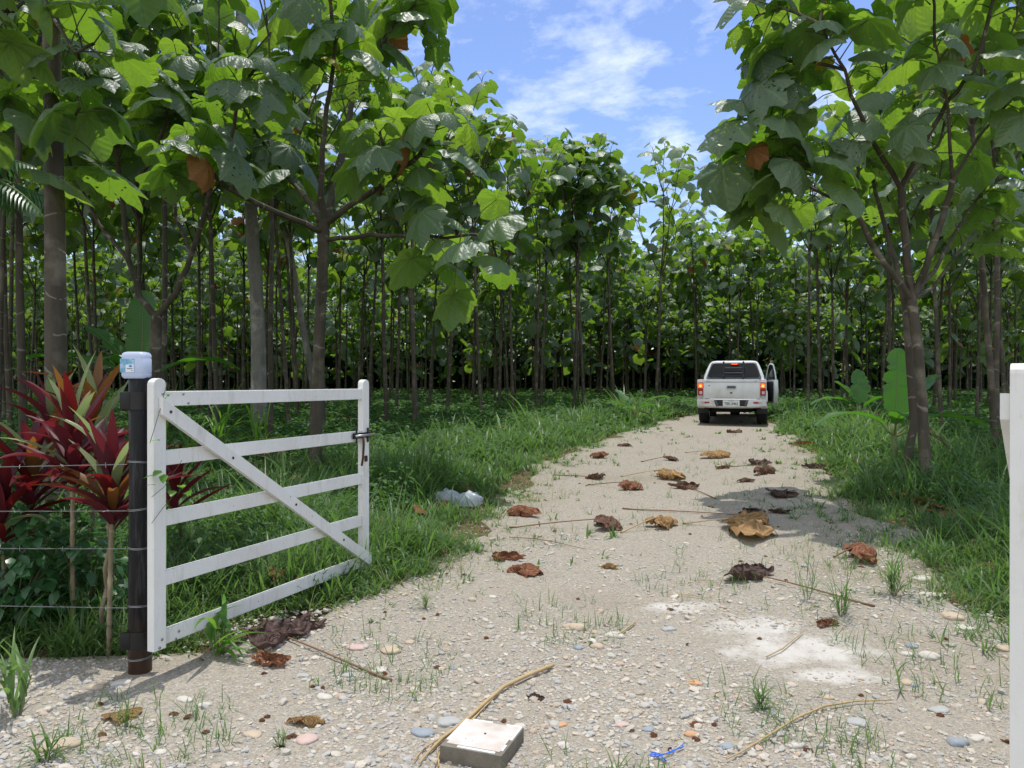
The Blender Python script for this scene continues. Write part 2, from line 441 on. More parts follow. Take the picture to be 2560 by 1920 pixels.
def m_sand():
    t = NT("sandy_gravel")
    co = t.coords()
    n1 = t.noise(co, 1.1, 6, 0.6); n2 = t.noise(co, 9.0, 5, 0.65)
    col = t.mix(n1, (0.245, 0.220, 0.168), (0.345, 0.315, 0.25))
    col = t.mix(t.math('MULTIPLY', n2, 0.7), col, (0.37, 0.335, 0.275))
    nn = t.noise(co, 28.0, 6, 0.75); col = t.mix(t.math('MULTIPLY', t.math('SUBTRACT', nn, 0.50, clamp=True), 4.0, clamp=True), col, (0.15, 0.135, 0.11))
    grain_c = t.voronoi(co, 210, "Color"); sp = t.node("ShaderNodeSeparateColor"); t.link(grain_c, sp.inputs[0])
    gcol = t.ramp(sp.outputs[0], [(0.0, (0.15, 0.13, 0.11)), (0.25, (0.30, 0.25, 0.19)), (0.5, (0.45, 0.39, 0.30)), (0.75, (0.38, 0.36, 0.33)), (1.0, (0.62, 0.58, 0.50))])
    col = t.mix(0.5, col, t.mix(0.25, gcol, (0.1, 0.08, 0.06)))
    g2 = t.voronoi(co, 95, "Color"); sp3 = t.node("ShaderNodeSeparateColor"); t.link(g2, sp3.inputs[0])
    gc2 = t.ramp(sp3.outputs[0], [(0.0, (0.11, 0.105, 0.10)), (0.3, (0.22, 0.19, 0.15)), (0.6, (0.36, 0.31, 0.24)), (0.85, (0.30, 0.29, 0.27)), (1.0, (0.52, 0.48, 0.41))])
    col = t.mix(t.math('MULTIPLY', t.noise(co, 1.6, 4), 0.75, clamp=True), col, gc2)
    # pebbles pressed into the surface, in patches
    w = t.node("ShaderNodeVectorMath", operation='ADD'); t.link(co, w.inputs[0])
    pd = t.voronoi(co, 34); pc = t.voronoi(co, 34, "Color")
    sp2 = t.node("ShaderNodeSeparateColor"); t.link(pc, sp2.inputs[0])
    pcol = t.ramp(sp2.outputs[0], [(0.0, (0.18, 0.19, 0.20)), (0.3, (0.30, 0.30, 0.29)), (0.5, (0.46, 0.36, 0.26)), (0.7, (0.52, 0.47, 0.40)), (0.85, (0.40, 0.24, 0.16)), (1.0, (0.60, 0.57, 0.52))])
    sel = t.math('MULTIPLY', t.math('GREATER_THAN', sp2.outputs[1], 0.62), t.math('LESS_THAN', pd, 0.30))
    col = t.mix(t.math('MULTIPLY', sel, 0.8), col, pcol)
    # damp or trampled darker blotches and greenish dust
    n3 = t.noise(co, 0.55, 5, 0.6)
    col = t.mix(t.math('MULTIPLY', t.math('SUBTRACT', n3, 0.52, clamp=True), 3.0, clamp=True), col, (0.22, 0.18, 0.13))
    # spilt white lime
    sx = t.node("ShaderNodeSeparateXYZ"); t.link(co, sx.inputs[0])
    lime = None
    for (px, py, ra, rb) in ((2000, 1625, 0.62, 0.34), (1890, 1565, 0.45, 0.22), (1690, 1518, 0.30, 0.16), (2090, 1690, 0.35, 0.16)):
        g = G(px, py)
        a = t.math('DIVIDE', t.math('SUBTRACT', sx.outputs[0], g.x), ra); b = t.math('DIVIDE', t.math('SUBTRACT', sx.outputs[1], g.y), rb)
        e = t.math('SUBTRACT', 1.0, t.math('ADD', t.math('MULTIPLY', a, a), t.math('MULTIPLY', b, b)), clamp=True)
        lime = e if lime is None else t.math('MAXIMUM', lime, e)
    ln = t.noise(co, 6.5, 7, 0.68)
    lm = t.math('MULTIPLY', t.math('SUBTRACT', t.math('ADD', t.math('MULTIPLY', lime, 0.46), ln), 0.66, clamp=True), 3.2, clamp=True)
    lm = t.math('MULTIPLY', lm, t.math('GREATER_THAN', lime, 0.001))
    col = t.mix(t.math('MULTIPLY', lm, 0.75), col, (0.56, 0.535, 0.50))
    h = t.math('ADD', t.math('MULTIPLY', t.voronoi(co, 210), -0.35), t.math('MULTIPLY', t.math('MULTIPLY', sel, t.math('SUBTRACT', 0.35, pd)), 4.0))
    h = t.math('ADD', h, t.math('MULTIPLY', n2, 1.2))
    return t.done(t.bsdf(col, 0.9, 0.15, 0, t.bump(h, 0.7, 0.012)))
M['sand'] = m_sand()

def m_soil():
    t = NT("forest_soil")
    co = t.coords()
    col = t.mix(t.noise(co, 2.0, 6, 0.65), (0.045, 0.035, 0.022), (0.12, 0.09, 0.055))
    c = t.voronoi(co, 16, "Color"); sp = t.node("ShaderNodeSeparateColor"); t.link(c, sp.inputs[0])
    lit = t.ramp(sp.outputs[0], [(0, (0.06, 0.045, 0.03)), (0.5, (0.16, 0.09, 0.05)), (0.8, (0.07, 0.10, 0.03)), (1, (0.22, 0.15, 0.09))])
    col = t.mix(0.5, col, lit)
    return t.done(t.bsdf(col, 0.95, 0.1, 0, t.bump(t.noise(co, 18, 5), 0.8, 0.03)))
M['soil'] = m_soil()

def m_pebble():
    t = NT("river_pebble")
    geo = t.node("ShaderNodeNewGeometry"); r = geo.outputs["Random Per Island"]
    col = t.ramp(r, [(0.0, (0.22, 0.24, 0.265)), (0.17, (0.29, 0.31, 0.32)), (0.31, (0.36, 0.34, 0.31)), (0.44, (0.40, 0.34, 0.26)), (0.55, (0.31, 0.25, 0.19)), (0.63, (0.46, 0.42, 0.36)),
                     (0.73, (0.33, 0.335, 0.31)), (0.86, (0.36, 0.26, 0.20)), (0.91, (0.52, 0.49, 0.45)), (0.96, (0.26, 0.275, 0.30))], 'CONSTANT')
    co = t.coords()
    col = t.mix(t.noise(co, 55, 4), tuple([0.12] * 3), (1, 1, 1)) if False else t.mix(t.math('MULTIPLY', t.noise(co, 60, 5, 0.7), 0.8), col, (0.47, 0.41, 0.33))
    return t.done(t.bsdf(col, 0.8, 0.2, 0, t.bump(t.noise(co, 120, 4), 0.3, 0.003)))
M['pebble'] = m_pebble()

def m_dry(name, a, b):
    t = NT(name)
    co = t.coords(); uv = t.coords("UV")
    sp = t.node("ShaderNodeSeparateXYZ"); t.link(uv, sp.inputs[0])
    th = t.math('MULTIPLY', t.math('ABSOLUTE', sp.outputs["X"]), PI / 0.82)
    d = t.math('ABSOLUTE', t.math('SUBTRACT', th, t.math('ROUND', th)))
    vm = t.math('SUBTRACT', 1.0, t.math('MULTIPLY', t.math('MULTIPLY', d, sp.outputs["Y"]), 30.0), clamp=True)
    rib = t.math('SINE', t.math('ADD', t.math('MULTIPLY', sp.outputs["Y"], 40.0), t.math('MULTIPLY', d, -18.0)))
    col = t.mix(t.noise(co, 14, 6, 0.65), a, b)
    col = t.mix(t.math('MULTIPLY', t.math('MULTIPLY_ADD', rib, 0.5, 0.5), 0.35), col, tuple(x * 0.5 for x in a))
    col = t.mix(t.math('MULTIPLY', vm, 0.5), col, tuple(min(1, x * 1.5) for x in b))
    h = t.math('ADD', t.math('MULTIPLY', rib, 0.6), t.noise(co, 40, 4))
    p = t.bsdf(col, 0.7, 0.25, 0, t.bump(h, 0.8, 0.01))
    tr = t.node("ShaderNodeBsdfTranslucent"); t.put(tr.inputs[0], tuple(x * 1.2 for x in b))
    ms = t.node("ShaderNodeMixShader"); ms.inputs[0].default_value = 0.15
    t.link(p.outputs[0], ms.inputs[1]); t.link(tr.outputs[0], ms.inputs[2])
    return t.done(ms.outputs[0])
M['dry_tan'] = m_dry("dry_leaf_tan", (0.24, 0.13, 0.045), (0.40, 0.25, 0.11))
M['dry_rust'] = m_dry("dry_leaf_rust", (0.17, 0.065, 0.032), (0.29, 0.125, 0.065))
M['dry_brown'] = m_dry("dry_leaf_brown", (0.10, 0.05, 0.033), (0.19, 0.10, 0.066))
M['dry_dark'] = m_dry("dry_leaf_dark", (0.060, 0.036, 0.030), (0.125, 0.078, 0.064))
M['stick'] = m_simple("dry_stick", (0.20, 0.12, 0.07), 0.75, 0.2, 0, 0.3, 20, 0.3)
M['straw'] = m_simple("dry_straw", (0.40, 0.29, 0.15), 0.7, 0.25, 0, 0.35, 25, 0.4)

def m_white_paint():
    t = NT("white_painted_wood")
    co = t.coords()
    col = t.mix(t.noise(co, 4.0, 5, 0.6), (0.77, 0.765, 0.74), (0.65, 0.645, 0.62))
    g = t.noise(t.mapping(co, (60, 60, 7)), 1.0, 4)
    col = t.mix(t.math('MULTIPLY', t.math('SUBTRACT', g, 0.60, clamp=True), 2.2, clamp=True), col, (0.50, 0.48, 0.44))
    ch = t.noise(t.mapping(co, (26, 26, 13)), 1.0, 6, 0.7)
    col = t.mix(t.math('GREATER_THAN', ch, 0.69), col, (0.10, 0.08, 0.065))
    d = t.noise(co, 2.2, 6, 0.7)
    col = t.mix(t.math('MULTIPLY', t.math('SUBTRACT', d, 0.50, clamp=True), 2.2, clamp=True), col, (0.55, 0.51, 0.44))
    g2 = t.noise(t.mapping(co, (9, 9, 2.2)), 1.0, 6, 0.75)
    col = t.mix(t.math('MULTIPLY', t.math('SUBTRACT', g2, 0.53, clamp=True), 3.0, clamp=True), col, (0.40, 0.39, 0.33))
    return t.done(t.bsdf(col, 0.5, 0.3, 0, t.bump(t.math('ADD', g, t.math('MULTIPLY', ch, 0.5)), 0.18, 0.004)))
M['white'] = m_white_paint()

def m_black_pole():
    t = NT("worn_black_paint")
    co = t.coords()
    s = t.noise(t.mapping(co, (45, 45, 4)), 1.0, 6, 0.7)
    col = t.mix(t.math('MULTIPLY', t.math('SUBTRACT', s, 0.50, clamp=True), 2.6, clamp=True), (0.008, 0.008, 0.009), (0.075, 0.075, 0.08))
    sx = t.node("ShaderNodeSeparateXYZ"); t.link(co, sx.inputs[0])
    rust = t.math('MULTIPLY', t.math('SUBTRACT', 0.32, sx.outputs[2], clamp=True), t.math('MULTIPLY', t.noise(co, 14, 5), 5.0), clamp=True)
    col = t.mix(rust, col, (0.09, 0.052, 0.036))
    return t.done(t.bsdf(col, 0.5, 0.22, 0, t.bump(s, 0.25, 0.004)))
M['pole'] = m_black_pole()
M['iron'] = m_simple("black_iron", (0.012, 0.011, 0.011), 0.45, 0.5, 0.2, 0.3, 20, 0.2)
M['rust'] = m_simple("rusty_iron", (0.07, 0.035, 0.025), 0.75, 0.3, 0.2, 0.5, 40, 0.3)
M['steel'] = m_simple("galvanised_wire", (0.36, 0.36, 0.36), 0.38, 0.5, 0.9, 0.2, 40)
M['screw'] = m_simple("screw_metal", (0.30, 0.29, 0.28), 0.4, 0.5, 0.8)

def stuff_or(o, label, kind):
    o['label'] = label; o['kind'] = kind
    return o

# ------------------------------------------------------------------ ground and gravel road
def grid_axis(lo, hi, fine_lo, fine_hi, step, coarse):
    a = list(np.arange(fine_lo, fine_hi + 1e-6, step))
    x = fine_hi; s = step
    while x < hi: s = min(s * 1.35, coarse); x += s; a.append(min(x, hi))
    x = fine_lo; s = step
    while x > lo: s = min(s * 1.35, coarse); x -= s; a.insert(0, max(x, lo))
    return np.array(sorted(set(a)))
gx = grid_axis(-700, 700, -9, 15, 0.2, 60)
gy = grid_axis(-60, 1200, -1, 28, 0.2, 60)
XX, YY = np.meshgrid(gx, gy)
ZZ = gz(XX, YY) - 0.02
b = MB()
nx, ny = len(gx), len(gy)
idx = np.arange(nx * ny).reshape(ny, nx)
q = np.stack([idx[:-1, :-1], idx[:-1, 1:], idx[1:, 1:], idx[1:, :-1]], -1).reshape(-1, 4)
b.add(np.stack([XX, YY, ZZ], -1).reshape(-1, 3), q)
stuff_or(b.build("ground", M['soil']), "dark soil of the plantation floor strewn with dead leaves", 'structure')

b = MB()
rows = np.concatenate([np.arange(-3, 3.5, 0.25), np.arange(3.5, 5.2, 0.08), np.arange(5.2, 31, 0.2)])
ncol = 64
RV = []
for y in rows:
    l, r = float(xl(y)), float(xr(y))
    l -= 0.16 * math.sin(y * 2.3 + 0.5) + 0.10 * math.sin(y * 5.1); r += 0.16 * math.sin(y * 2.1) + 0.09 * math.sin(y * 4.7)
    xs = np.linspace(l - 0.15, r + 0.15, ncol)
    z = gz(xs, np.full(ncol, y)) + 0.0
    z[0] -= 0.03; z[-1] -= 0.03
    RV.append(np.stack([xs, np.full(ncol, y), z], -1))
RV = np.array(RV)
idx = np.arange(len(rows) * ncol).reshape(len(rows), ncol)
q = np.stack([idx[:-1, :-1], idx[:-1, 1:], idx[1:, 1:], idx[1:, :-1]], -1).reshape(-1, 4)
b.add(RV.reshape(-1, 3), q)
stuff_or(b.build("gravel_road", M['sand']), "pale sandy gravel track with a spill of white lime", 'structure')

# pebbles
def ico(sub):
    bm = bmesh.new(); bmesh.ops.create_icosphere(bm, subdivisions=sub, radius=1.0)
    v = np.array([tuple(x.co) for x in bm.verts]); t = np.array([[x.index for x in f.verts] for f in bm.faces]); bm.free()
    return v, t
ICO1, ICO2, ICO3 = ico(1), ico(2), ico(3)
def scatter_blobs(mb, pos, size, rg, base, flat=(0.35, 0.7), sink=0.42):
    v0, t0 = base
    n = len(pos)
    if n == 0: return
    az = rg.uniform(0, 2 * PI, n); el = rg.uniform(0.6, 1.0, n); fl = rg.uniform(flat[0], flat[1], n)
    jit = 1 + rg.normal(0, 0.09, (n, len(v0)))
    V = v0[None] * jit[..., None]
    V = V * np.stack([np.ones(n), el, fl], -1)[:, None, :] * (size[:, None, None] * 0.5)
    c, s = np.cos(az)[:, None], np.sin(az)[:, None]
    x = V[..., 0] * c - V[..., 1] * s; y = V[..., 0] * s + V[..., 1] * c
    tl = rg.normal(0, 0.2, n)[:, None]
    z = V[..., 2] + x * tl
    V = np.stack([x + pos[:, 0:1], y + pos[:, 1:2], z + pos[:, 2:3] + (size * fl * (0.5 - sink))[:, None]], -1)
    T = t0[None] + (np.arange(n) * len(v0))[:, None, None]
    mb.add(V.reshape(-1, 3), None, T.reshape(-1, 3))
b = MB()
def peb_pts(n, y0, y1, clump=True):
    y = y0 * (y1 / y0) ** rng.uniform(0, 1, n)
    x = (rng.uniform(-0.72, 0.72, n)) * y
    keep = road_out(x, y) < 0.1
    if clump:
        f = np.sin(x * 1.7 + 1.0) * np.sin(y * 2.1) + np.sin(x * 4.1 + y * 3.0) * 0.5
        keep &= (f + rng.uniform(-1.2, 1.2, n)) > -0.25
        lim = ((x - G(1985, 1622).x) / 0.6) ** 2 + ((y - G(1985, 1622).y) / 0.32) ** 2
        keep &= (lim > 1.0) | (rng.uniform(0, 1, n) < 0.12)
        keep &= (y < 5.0) | (rng.uniform(0, 1, n) < 0.75)
    x, y = x[keep], y[keep]
    return np.stack([x, y, gz(x, y)], -1)
p = peb_pts(46000, 2.2, 13.0); scatter_blobs(b, p, np.clip(rng.lognormal(math.log(0.014), 0.35, len(p)), 0.006, 0.03), rng, ICO1)
p = peb_pts(15000, 2.2, 7.0); scatter_blobs(b, p, np.clip(rng.lognormal(math.log(0.024), 0.38, len(p)), 0.012, 0.06), rng, ICO2, (0.3, 0.65))
stuff_or(b.build("gravel", M['pebble'], smooth=False), "loose river pebbles and grit over the track", 'stuff')

# ------------------------------------------------------------------ leaves
CA = np.array([0, 0.2, 0.42, 0.60, 0.82, 1.05, 1.28, 1.62, 2.0, 2.45, 2.8, 3.02, PI])
LOBED = np.array([1.0, 0.83, 0.66, 0.73, 0.88, 0.68, 0.58, 0.67, 0.57, 0.50, 0.40, 0.20, 0.06])
HEART = np.array([1.0, 0.93, 0.84, 0.80, 0.77, 0.73, 0.68, 0.63, 0.58, 0.53, 0.43, 0.22, 0.06])
def leaf_template(nt, nr, rg, lob=0.6, droop=0.35, pleat=0.10, serr=0.03):
    th = np.linspace(-PI, PI, nt + 1)
    R = np.interp(np.abs(th), CA, LOBED * lob + HEART * (1 - lob))
    R = R * (1 + rg.normal(0, serr, nt + 1)); R[-1] = R[0]
    sk = rg.normal(0, 0.06)
    V = [(0, 0, 0)]; U = [(0, 0)]
    tv = np.abs(th) / 0.82; dv = np.abs(tv - np.round(tv)) * 2
    ph = rg.uniform(0, 6)
    for j in range(1, nr + 1):
        s = j / nr
        for i in range(nt + 1):
            r = R[i] * s
            x, y = r * math.sin(th[i]), r * math.cos(th[i])
            z = -pleat * dv[i] * r - 0.10 * r * r * (0.6 + 0.4 * math.sin(2 * th[i] + ph)) + rg.normal(0, 0.008)
            b1 = droop; y2 = math.sin(b1 * y) / b1; z2 = z * math.cos(b1 * y) - (1 - math.cos(b1 * y)) / b1
            b2 = droop * 1.1 + sk * (1 if x > 0 else -1); b2 = max(b2, 0.05)
            x2 = math.sin(b2 * x) / b2; z2 -= (1 - math.cos(b2 * x)) / b2
            V.append((x2, y2, z2)); U.append((th[i] / PI, s * R[i]))
    Q = []; T = []
    for i in range(nt): T.append((0, 1 + i + 1, 1 + i))
    for j in range(nr - 1):
        o0 = 1 + j * (nt + 1); o1 = o0 + nt + 1
        for i in range(nt): Q.append((o0 + i, o0 + i + 1, o1 + i + 1, o1 + i))
    return np.array(V), np.array(Q, int).reshape(-1, 4), np.array(T), np.array(U)
rl = np.random.default_rng(5)
HI = [leaf_template(44, 5, rl, rl.uniform(0.5, 1.25), rl.uniform(0.35, 1.2), rl.uniform(0.08, 0.2), 0.025) for _ in range(14)]
MID = [leaf_template(22, 2, rl, rl.uniform(0.5, 1.2), rl.uniform(0.35, 1.1), rl.uniform(0.07, 0.16), 0.03) for _ in range(10)]
LOW = [leaf_template(10, 1, rl, rl.uniform(0.5, 1.0), rl.uniform(0.3, 0.9), 0.10, 0.05) for _ in range(8)]

UP = Vector((0, 0, 1))
def put_leaf(mb, tmpl, at, outward, pitch, size, roll=0.0, mi=0, fold=None):
    v, q, t, u = tmpl
    Y = outward * math.cos(pitch) - UP * math.sin(pitch)
    Zv = outward * math.sin(pitch) + UP * math.cos(pitch)
    X = Y.cross(Zv)
    if roll:
        Rm = Matrix.Rotation(roll, 3, Y); X = Rm @ X; Zv = Rm @ Zv
    A = np.array([X, Y, Zv]) * size
    mb.add(v @ A + np.array(at), q, t, u, mi)

def perp(axis):
    a = axis.cross(Vector((0.2, 0.9, 0.1)))
    if a.length < 0.1: a = axis.cross(Vector((1, 0, 0)))
    a.normalize()
    return a, axis.cross(a).normalized()

def whorl(mb, T, tip, axis, n, size, pet, rd, dead=0.03, seg=4, span=0.6, pitch=(0.10, 1.12)):
    axis = axis.normalized(); a, b_ = perp(axis)
    az = rd.uniform(0, 6.28)
    for k in range(n):
        az += 2.4 + rd.uniform(-0.3, 0.3)
        f = k / max(1, n - 1)
        start = tip - axis * (span * (1 - f))
        rad = a * math.cos(az) + b_ * math.sin(az)
        d = (rad * 1.0 + axis * (0.15 + 0.7 * f) + UP * 0.18).normalized()
        L = pet * (1.2 - 0.7 * f) * rd.uniform(0.6, 1.35)
        e = start + d * L - UP * (0.12 * L * (1 - f))
        mid = start + d * L * 0.55 + UP * 0.03 * L
        mb.tube([start, mid, e], [0.0085 * size / 0.5, 0.006 * size / 0.5, 0.005 * size / 0.5], seg, False, 1)
        o = Vector((e.x - tip.x, e.y - tip.y, 0))
        if o.length < 0.05: o = Vector((rad.x, rad.y, 0))
        if o.length < 0.01: o = Vector((1, 0, 0))
        o.normalize()
        o = (Matrix.Rotation(rd.uniform(-0.5, 0.5), 3, 'Z') @ o)
        s = size * (1.0 - 0.5 * f ** 3) * rd.uniform(0.75, 1.2)
        pt = rd.uniform(*pitch) * (1 - 0.35 * f)
        mi = 0
        x = rd.random()
        if x < dead: mi = 2; pt += 0.6; s *= 0.7
        elif x < dead * 1.3: mi = 3
        put_leaf(mb, T[rd.randrange(len(T))], e, o, pt, s, rd.uniform(-0.45, 0.45), mi)

def limb(p0, d, L, curve, rd, n=5, wob=0.06):
    pts = [p0.copy()]; d = d.normalized(); p = p0.copy()
    for i in range(n):
        d = (d + UP * curve / n + Vector((rd.uniform(-wob, wob), rd.uniform(-wob, wob), rd.uniform(-wob, wob)))).normalized()
        p = p + d * (L / n); pts.append(p.copy())
    return pts, d

def grow(tb, cb, T, p, d, L, r, depth, rd, leafsize, pet, nl, dead, seg, lseg):
    """limb that forks; its tips carry whorls of leaves"""
    pts, d2 = limb(p, d, L, 0.35, rd)
    tb.tube(pts, list(np.linspace(r, r * 0.62, len(pts))), seg, False)
    if depth == 0:
        whorl(cb, T, pts[-1], d2, nl, leafsize, pet, rd, dead, lseg)
        return
    k = rd.choice([2, 3, 3])
    az = rd.uniform(0, 6.28); a, b_ = perp(d2)
    for i in range(k):
        az += 6.28 / k + rd.uniform(-0.4, 0.4)
        nd = (d2 * 1.0 + (a * math.cos(az) + b_ * math.sin(az)) * rd.uniform(0.55, 0.9) + UP * 0.15).normalized()
        grow(tb, cb, T, pts[-1], nd, L * rd.uniform(0.55, 0.8), r * 0.6, depth - 1, rd, leafsize, pet, nl, dead, seg, lseg)
    # a few leaves still on the older wood
    for i in range(2):
        q_ = pts[-1 - rd.randrange(1, 3)]
        whorl(cb, T, q_, d2, 3, leafsize, pet, rd, dead, lseg)

def tree_meshes(seed, H, fork, r0, T, leafsize=0.46, nl=9, dead=0.03, lean=0.03, nlimb=None, seg=8, lseg=4, low=0.0):
    rd = random.Random(seed)
    tb, cb = MB(), MB()
    p = Vector((0, 0, -0.1)); pts = [p.copy()]
    n = 9; lx, ly = rd.uniform(-lean, lean), rd.uniform(-lean, lean)
    for i in range(n):
        p = p + Vector((lx + rd.uniform(-0.02, 0.02), ly + rd.uniform(-0.02, 0.02), 1)) * ((fork + 0.1) / n); pts.append(p.copy())
    rad = [r0 * (1.25 if i == 0 else 1.0) * (1 - 0.32 * i / n) for i in range(n + 1)]
    tb.tube(pts, rad, seg, False)
    k = nlimb or rd.choice([3, 3, 4])
    az = rd.uniform(0, 6.28); hh = H - fork
    for i in range(k):
        az += 6.28 / k + rd.uniform(-0.35, 0.35)
        e = rd.uniform(0.92, 1.25)
        d = Vector((math.cos(az) * math.cos(e), math.sin(az) * math.cos(e), math.sin(e)))
        grow(tb, cb, T, pts[-1] - UP * 0.03 * i, d, hh * rd.uniform(0.42, 0.55), r0 * 0.45, 1, rd, leafsize, 0.40, nl, dead, max(5, seg - 2), lseg)
    # central leader
    grow(tb, cb, T, pts[-1], Vector((lx, ly, 1)), hh * 0.60, r0 * 0.5, 1, rd, leafsize, 0.40, nl, dead, max(5, seg - 2), lseg)
    for i in range(int(low)):
        z = rd.uniform(0.55, 0.95)
        q_ = pts[int(n * z)]
        az = rd.uniform(0, 6.28)
        pp, dd = limb(q_, Vector((math.cos(az), math.sin(az), 0.5)), rd.uniform(0.5, 1.1), 0.3, rd)
        tb.tube(pp, [0.022, 0.02, 0.018, 0.016, 0.014, 0.012], 5, False)
        whorl(cb, T, pp[-1], dd, nl - 2, leafsize, 0.4, rd, dead, lseg)
    return tb, cb

LEAFM = [M['leaf'], M['petiole'], M['dead'], M['yellow']]
HOLEM = [M['leaf_hole'], M['petiole'], M['dead'], M['yellow']]
FARM = [M['leaf_far'], M['petiole'], M['dead'], M['yellow']]

def make_tree(name, seed, H, fork, r0, T, mats, loc, label, cat='tree', group=None, **kw):
    root = empty(name, loc)
    tb, cb = tree_meshes(seed, H, fork, r0, T, **kw)
    tb.build('trunk', M['bark'], root); cb.build('crown', mats, root, smooth=True)
    tag(root, label, cat, group)
    return root

# ------------------------------------------------------------------ hero trees traced limb by limb (each limb at its own distance)
def hero(name, trunks, limbs, tips, T, mats, label, seed, leafsize, nl, group=None, barkm='bark', pet=0.45, dead=0.015):
    rd = random.Random(seed)
    base = Vector(trunks[0][0][0]); base = Vector((base.x, base.y, gzf(base.x, base.y)))
    root = empty(name, base)
    tb, cb = MB(), MB()
    for pts, rad in trunks:
        pts = [Vector(p) - base for p in pts]
        tb.tube(pts, rad, 12, False)
    for pts, r0, r1, tipn in limbs:
        pts = [Vector(p) - base for p in pts]
        # smooth the polyline a little
        ps = []
        for i in range(len(pts) - 1):
            for k in range(3):
                t = k / 3; ps.append(pts[i].lerp(pts[i + 1], t) + Vector((rd.uniform(-1, 1), rd.uniform(-1, 1), rd.uniform(-1, 1))) * 0.012)
        ps.append(pts[-1])
        tb.tube(ps, list(np.linspace(r0, r1, len(ps))), 9, False)
        if tipn:
            d = (pts[-1] - pts[-2]).normalized()
            whorl(cb, T, pts[-1], d, tipn, leafsize, pet, rd, dead, 5, 0.45)
            if tipn > 8: whorl(cb, T, ps[-4], d, 3, leafsize, pet, rd, dead, 5, 0.2)
    for tip, n, ax in tips:
        whorl(cb, T, Vector(tip) - base, Vector(ax), n, leafsize, pet, rd, dead, 5, 0.4)
    tb.build('trunk', M[barkm], root); cb.build('crown', mats, root)
    tag(root, label, 'tree', group)
    return root

# the tree right of the road
d0 = 9.3
bt = G(2318, 1229); bt2 = Vector((bt.x - 0.10, bt.y + 0.35, 0))
tr_trunks = [([(bt.x, bt.y, -0.05 + gzf(bt.x, bt.y)), P(2308, 1060, d0), P(2297, 895, d0), P(2284, 790, d0), P(2277, 735, d0)], [0.080, 0.062, 0.059, 0.060, 0.052]),
             ([(bt2.x - 0.02, bt2.y, gzf(bt2.x, bt2.y) - 0.05), P(2285, 1060, 9.6), P(2272, 880, 9.6), P(2262, 760, 9.55), P(2235, 640, 9.8)], [0.058, 0.048, 0.045, 0.040, 0.032])]
tr_limbs = [
    ([P(2277, 745, 9.3), P(2183, 617, 9.0), P(2137, 527, 8.9), P(2052, 426, 8.8), P(1950, 395, 8.7)], 0.040, 0.016, 10),
    ([P(2137, 527, 8.9), P(2143, 430, 9.0), P(2141, 340, 9.1)], 0.021, 0.013, 9),
    ([P(2137, 527, 8.9), P(2030, 470, 9.3), P(1900, 440, 9.5)], 0.022, 0.013, 10),
    ([P(2235, 640, 9.8), P(2204, 544, 10.0), P(2180, 450, 10.2), P(2150, 420, 10.4)], 0.033, 0.015, 10),
    ([P(2277, 745, 9.3), P(2268, 660, 9.25), P(2258, 560, 9.2), P(2251, 468, 9.2)], 0.052, 0.041, 0),
    ([P(2251, 468, 9.2), P(2185, 360, 8.9), P(2140, 270, 8.6), P(2110, 175, 8.4), P(2050, 60, 8.2)], 0.031, 0.013, 10),
    ([P(2251, 468, 9.2), P(2215, 380, 9.8), P(2202, 274, 10.1), P(2215, 150, 10.3)], 0.028, 0.013, 10),
    ([P(2251, 468, 9.2), P(2310, 360, 8.9), P(2369, 253, 8.7), P(2432, 180, 8.6), P(2483, 0, 8.5), P(2500, -130, 8.5)], 0.031, 0.016, 10),
    ([P(2251, 468, 9.2), P(2320, 390, 9.5), P(2352, 350, 9.8), P(2370, 250, 10.0)], 0.026, 0.012, 9),
    ([P(2284, 740, 9.3), P(2318, 660, 9.1), P(2355, 550, 9.0), P(2381, 447, 8.9)], 0.042, 0.032, 0),
    ([P(2381, 447, 8.9), P(2372, 350, 8.7), P(2366, 240, 8.6), P(2340, 120, 8.4)], 0.022, 0.013, 10),
    ([P(2381, 447, 8.9), P(2440, 350, 8.8), P(2508, 270, 8.7), P(2590, 190, 8.6)], 0.021, 0.013, 10),
    ([P(2284, 740, 9.3), P(2335, 675, 9.7), P(2400, 560, 10.0), P(2470, 460, 10.3)], 0.032, 0.015, 9),
    ([P(2110, 175, 8.4), P(2010, 150, 8.6), P(1900, 160, 8.9)], 0.019, 0.012, 10),
    ([P(2050, 60, 8.2), P(1960, 20, 8.4), P(1890, 40, 8.7)], 0.016, 0.012, 10),
    ([P(2050, 60, 8.2), P(2080, -120, 8.3), P(2050, -260, 8.5)], 0.018, 0.012, 10),
    ([P(2215, 150, 10.3), P(2240, -50, 10.2), P(2280, -200, 10.0)], 0.019, 0.012, 10),
    ([P(2052, 426, 8.8), P(1960, 330, 8.6), P(1880, 280, 8.8)], 0.018, 0.012, 10),
    ([P(1950, 395, 8.7), P(1880, 400, 9.2), P(1810, 420, 9.5)], 0.014, 0.012, 9),
    ([P(2340, 120, 8.4), P(2330, -40, 8.0), P(2340, -180, 7.8)], 0.016, 0.012, 9),
    ([P(2277, 750, 9.3), P(2330, 720, 10.2), P(2420, 600, 11.0), P(2480, 520, 11.4)], 0.028, 0.013, 9),
]
hero("balsa_tree", tr_trunks, tr_limbs, [], HI, HOLEM, "big balsa tree with twin stems and wide low fork right of the gravel road", 31, 0.46, 9, dead=0.02)

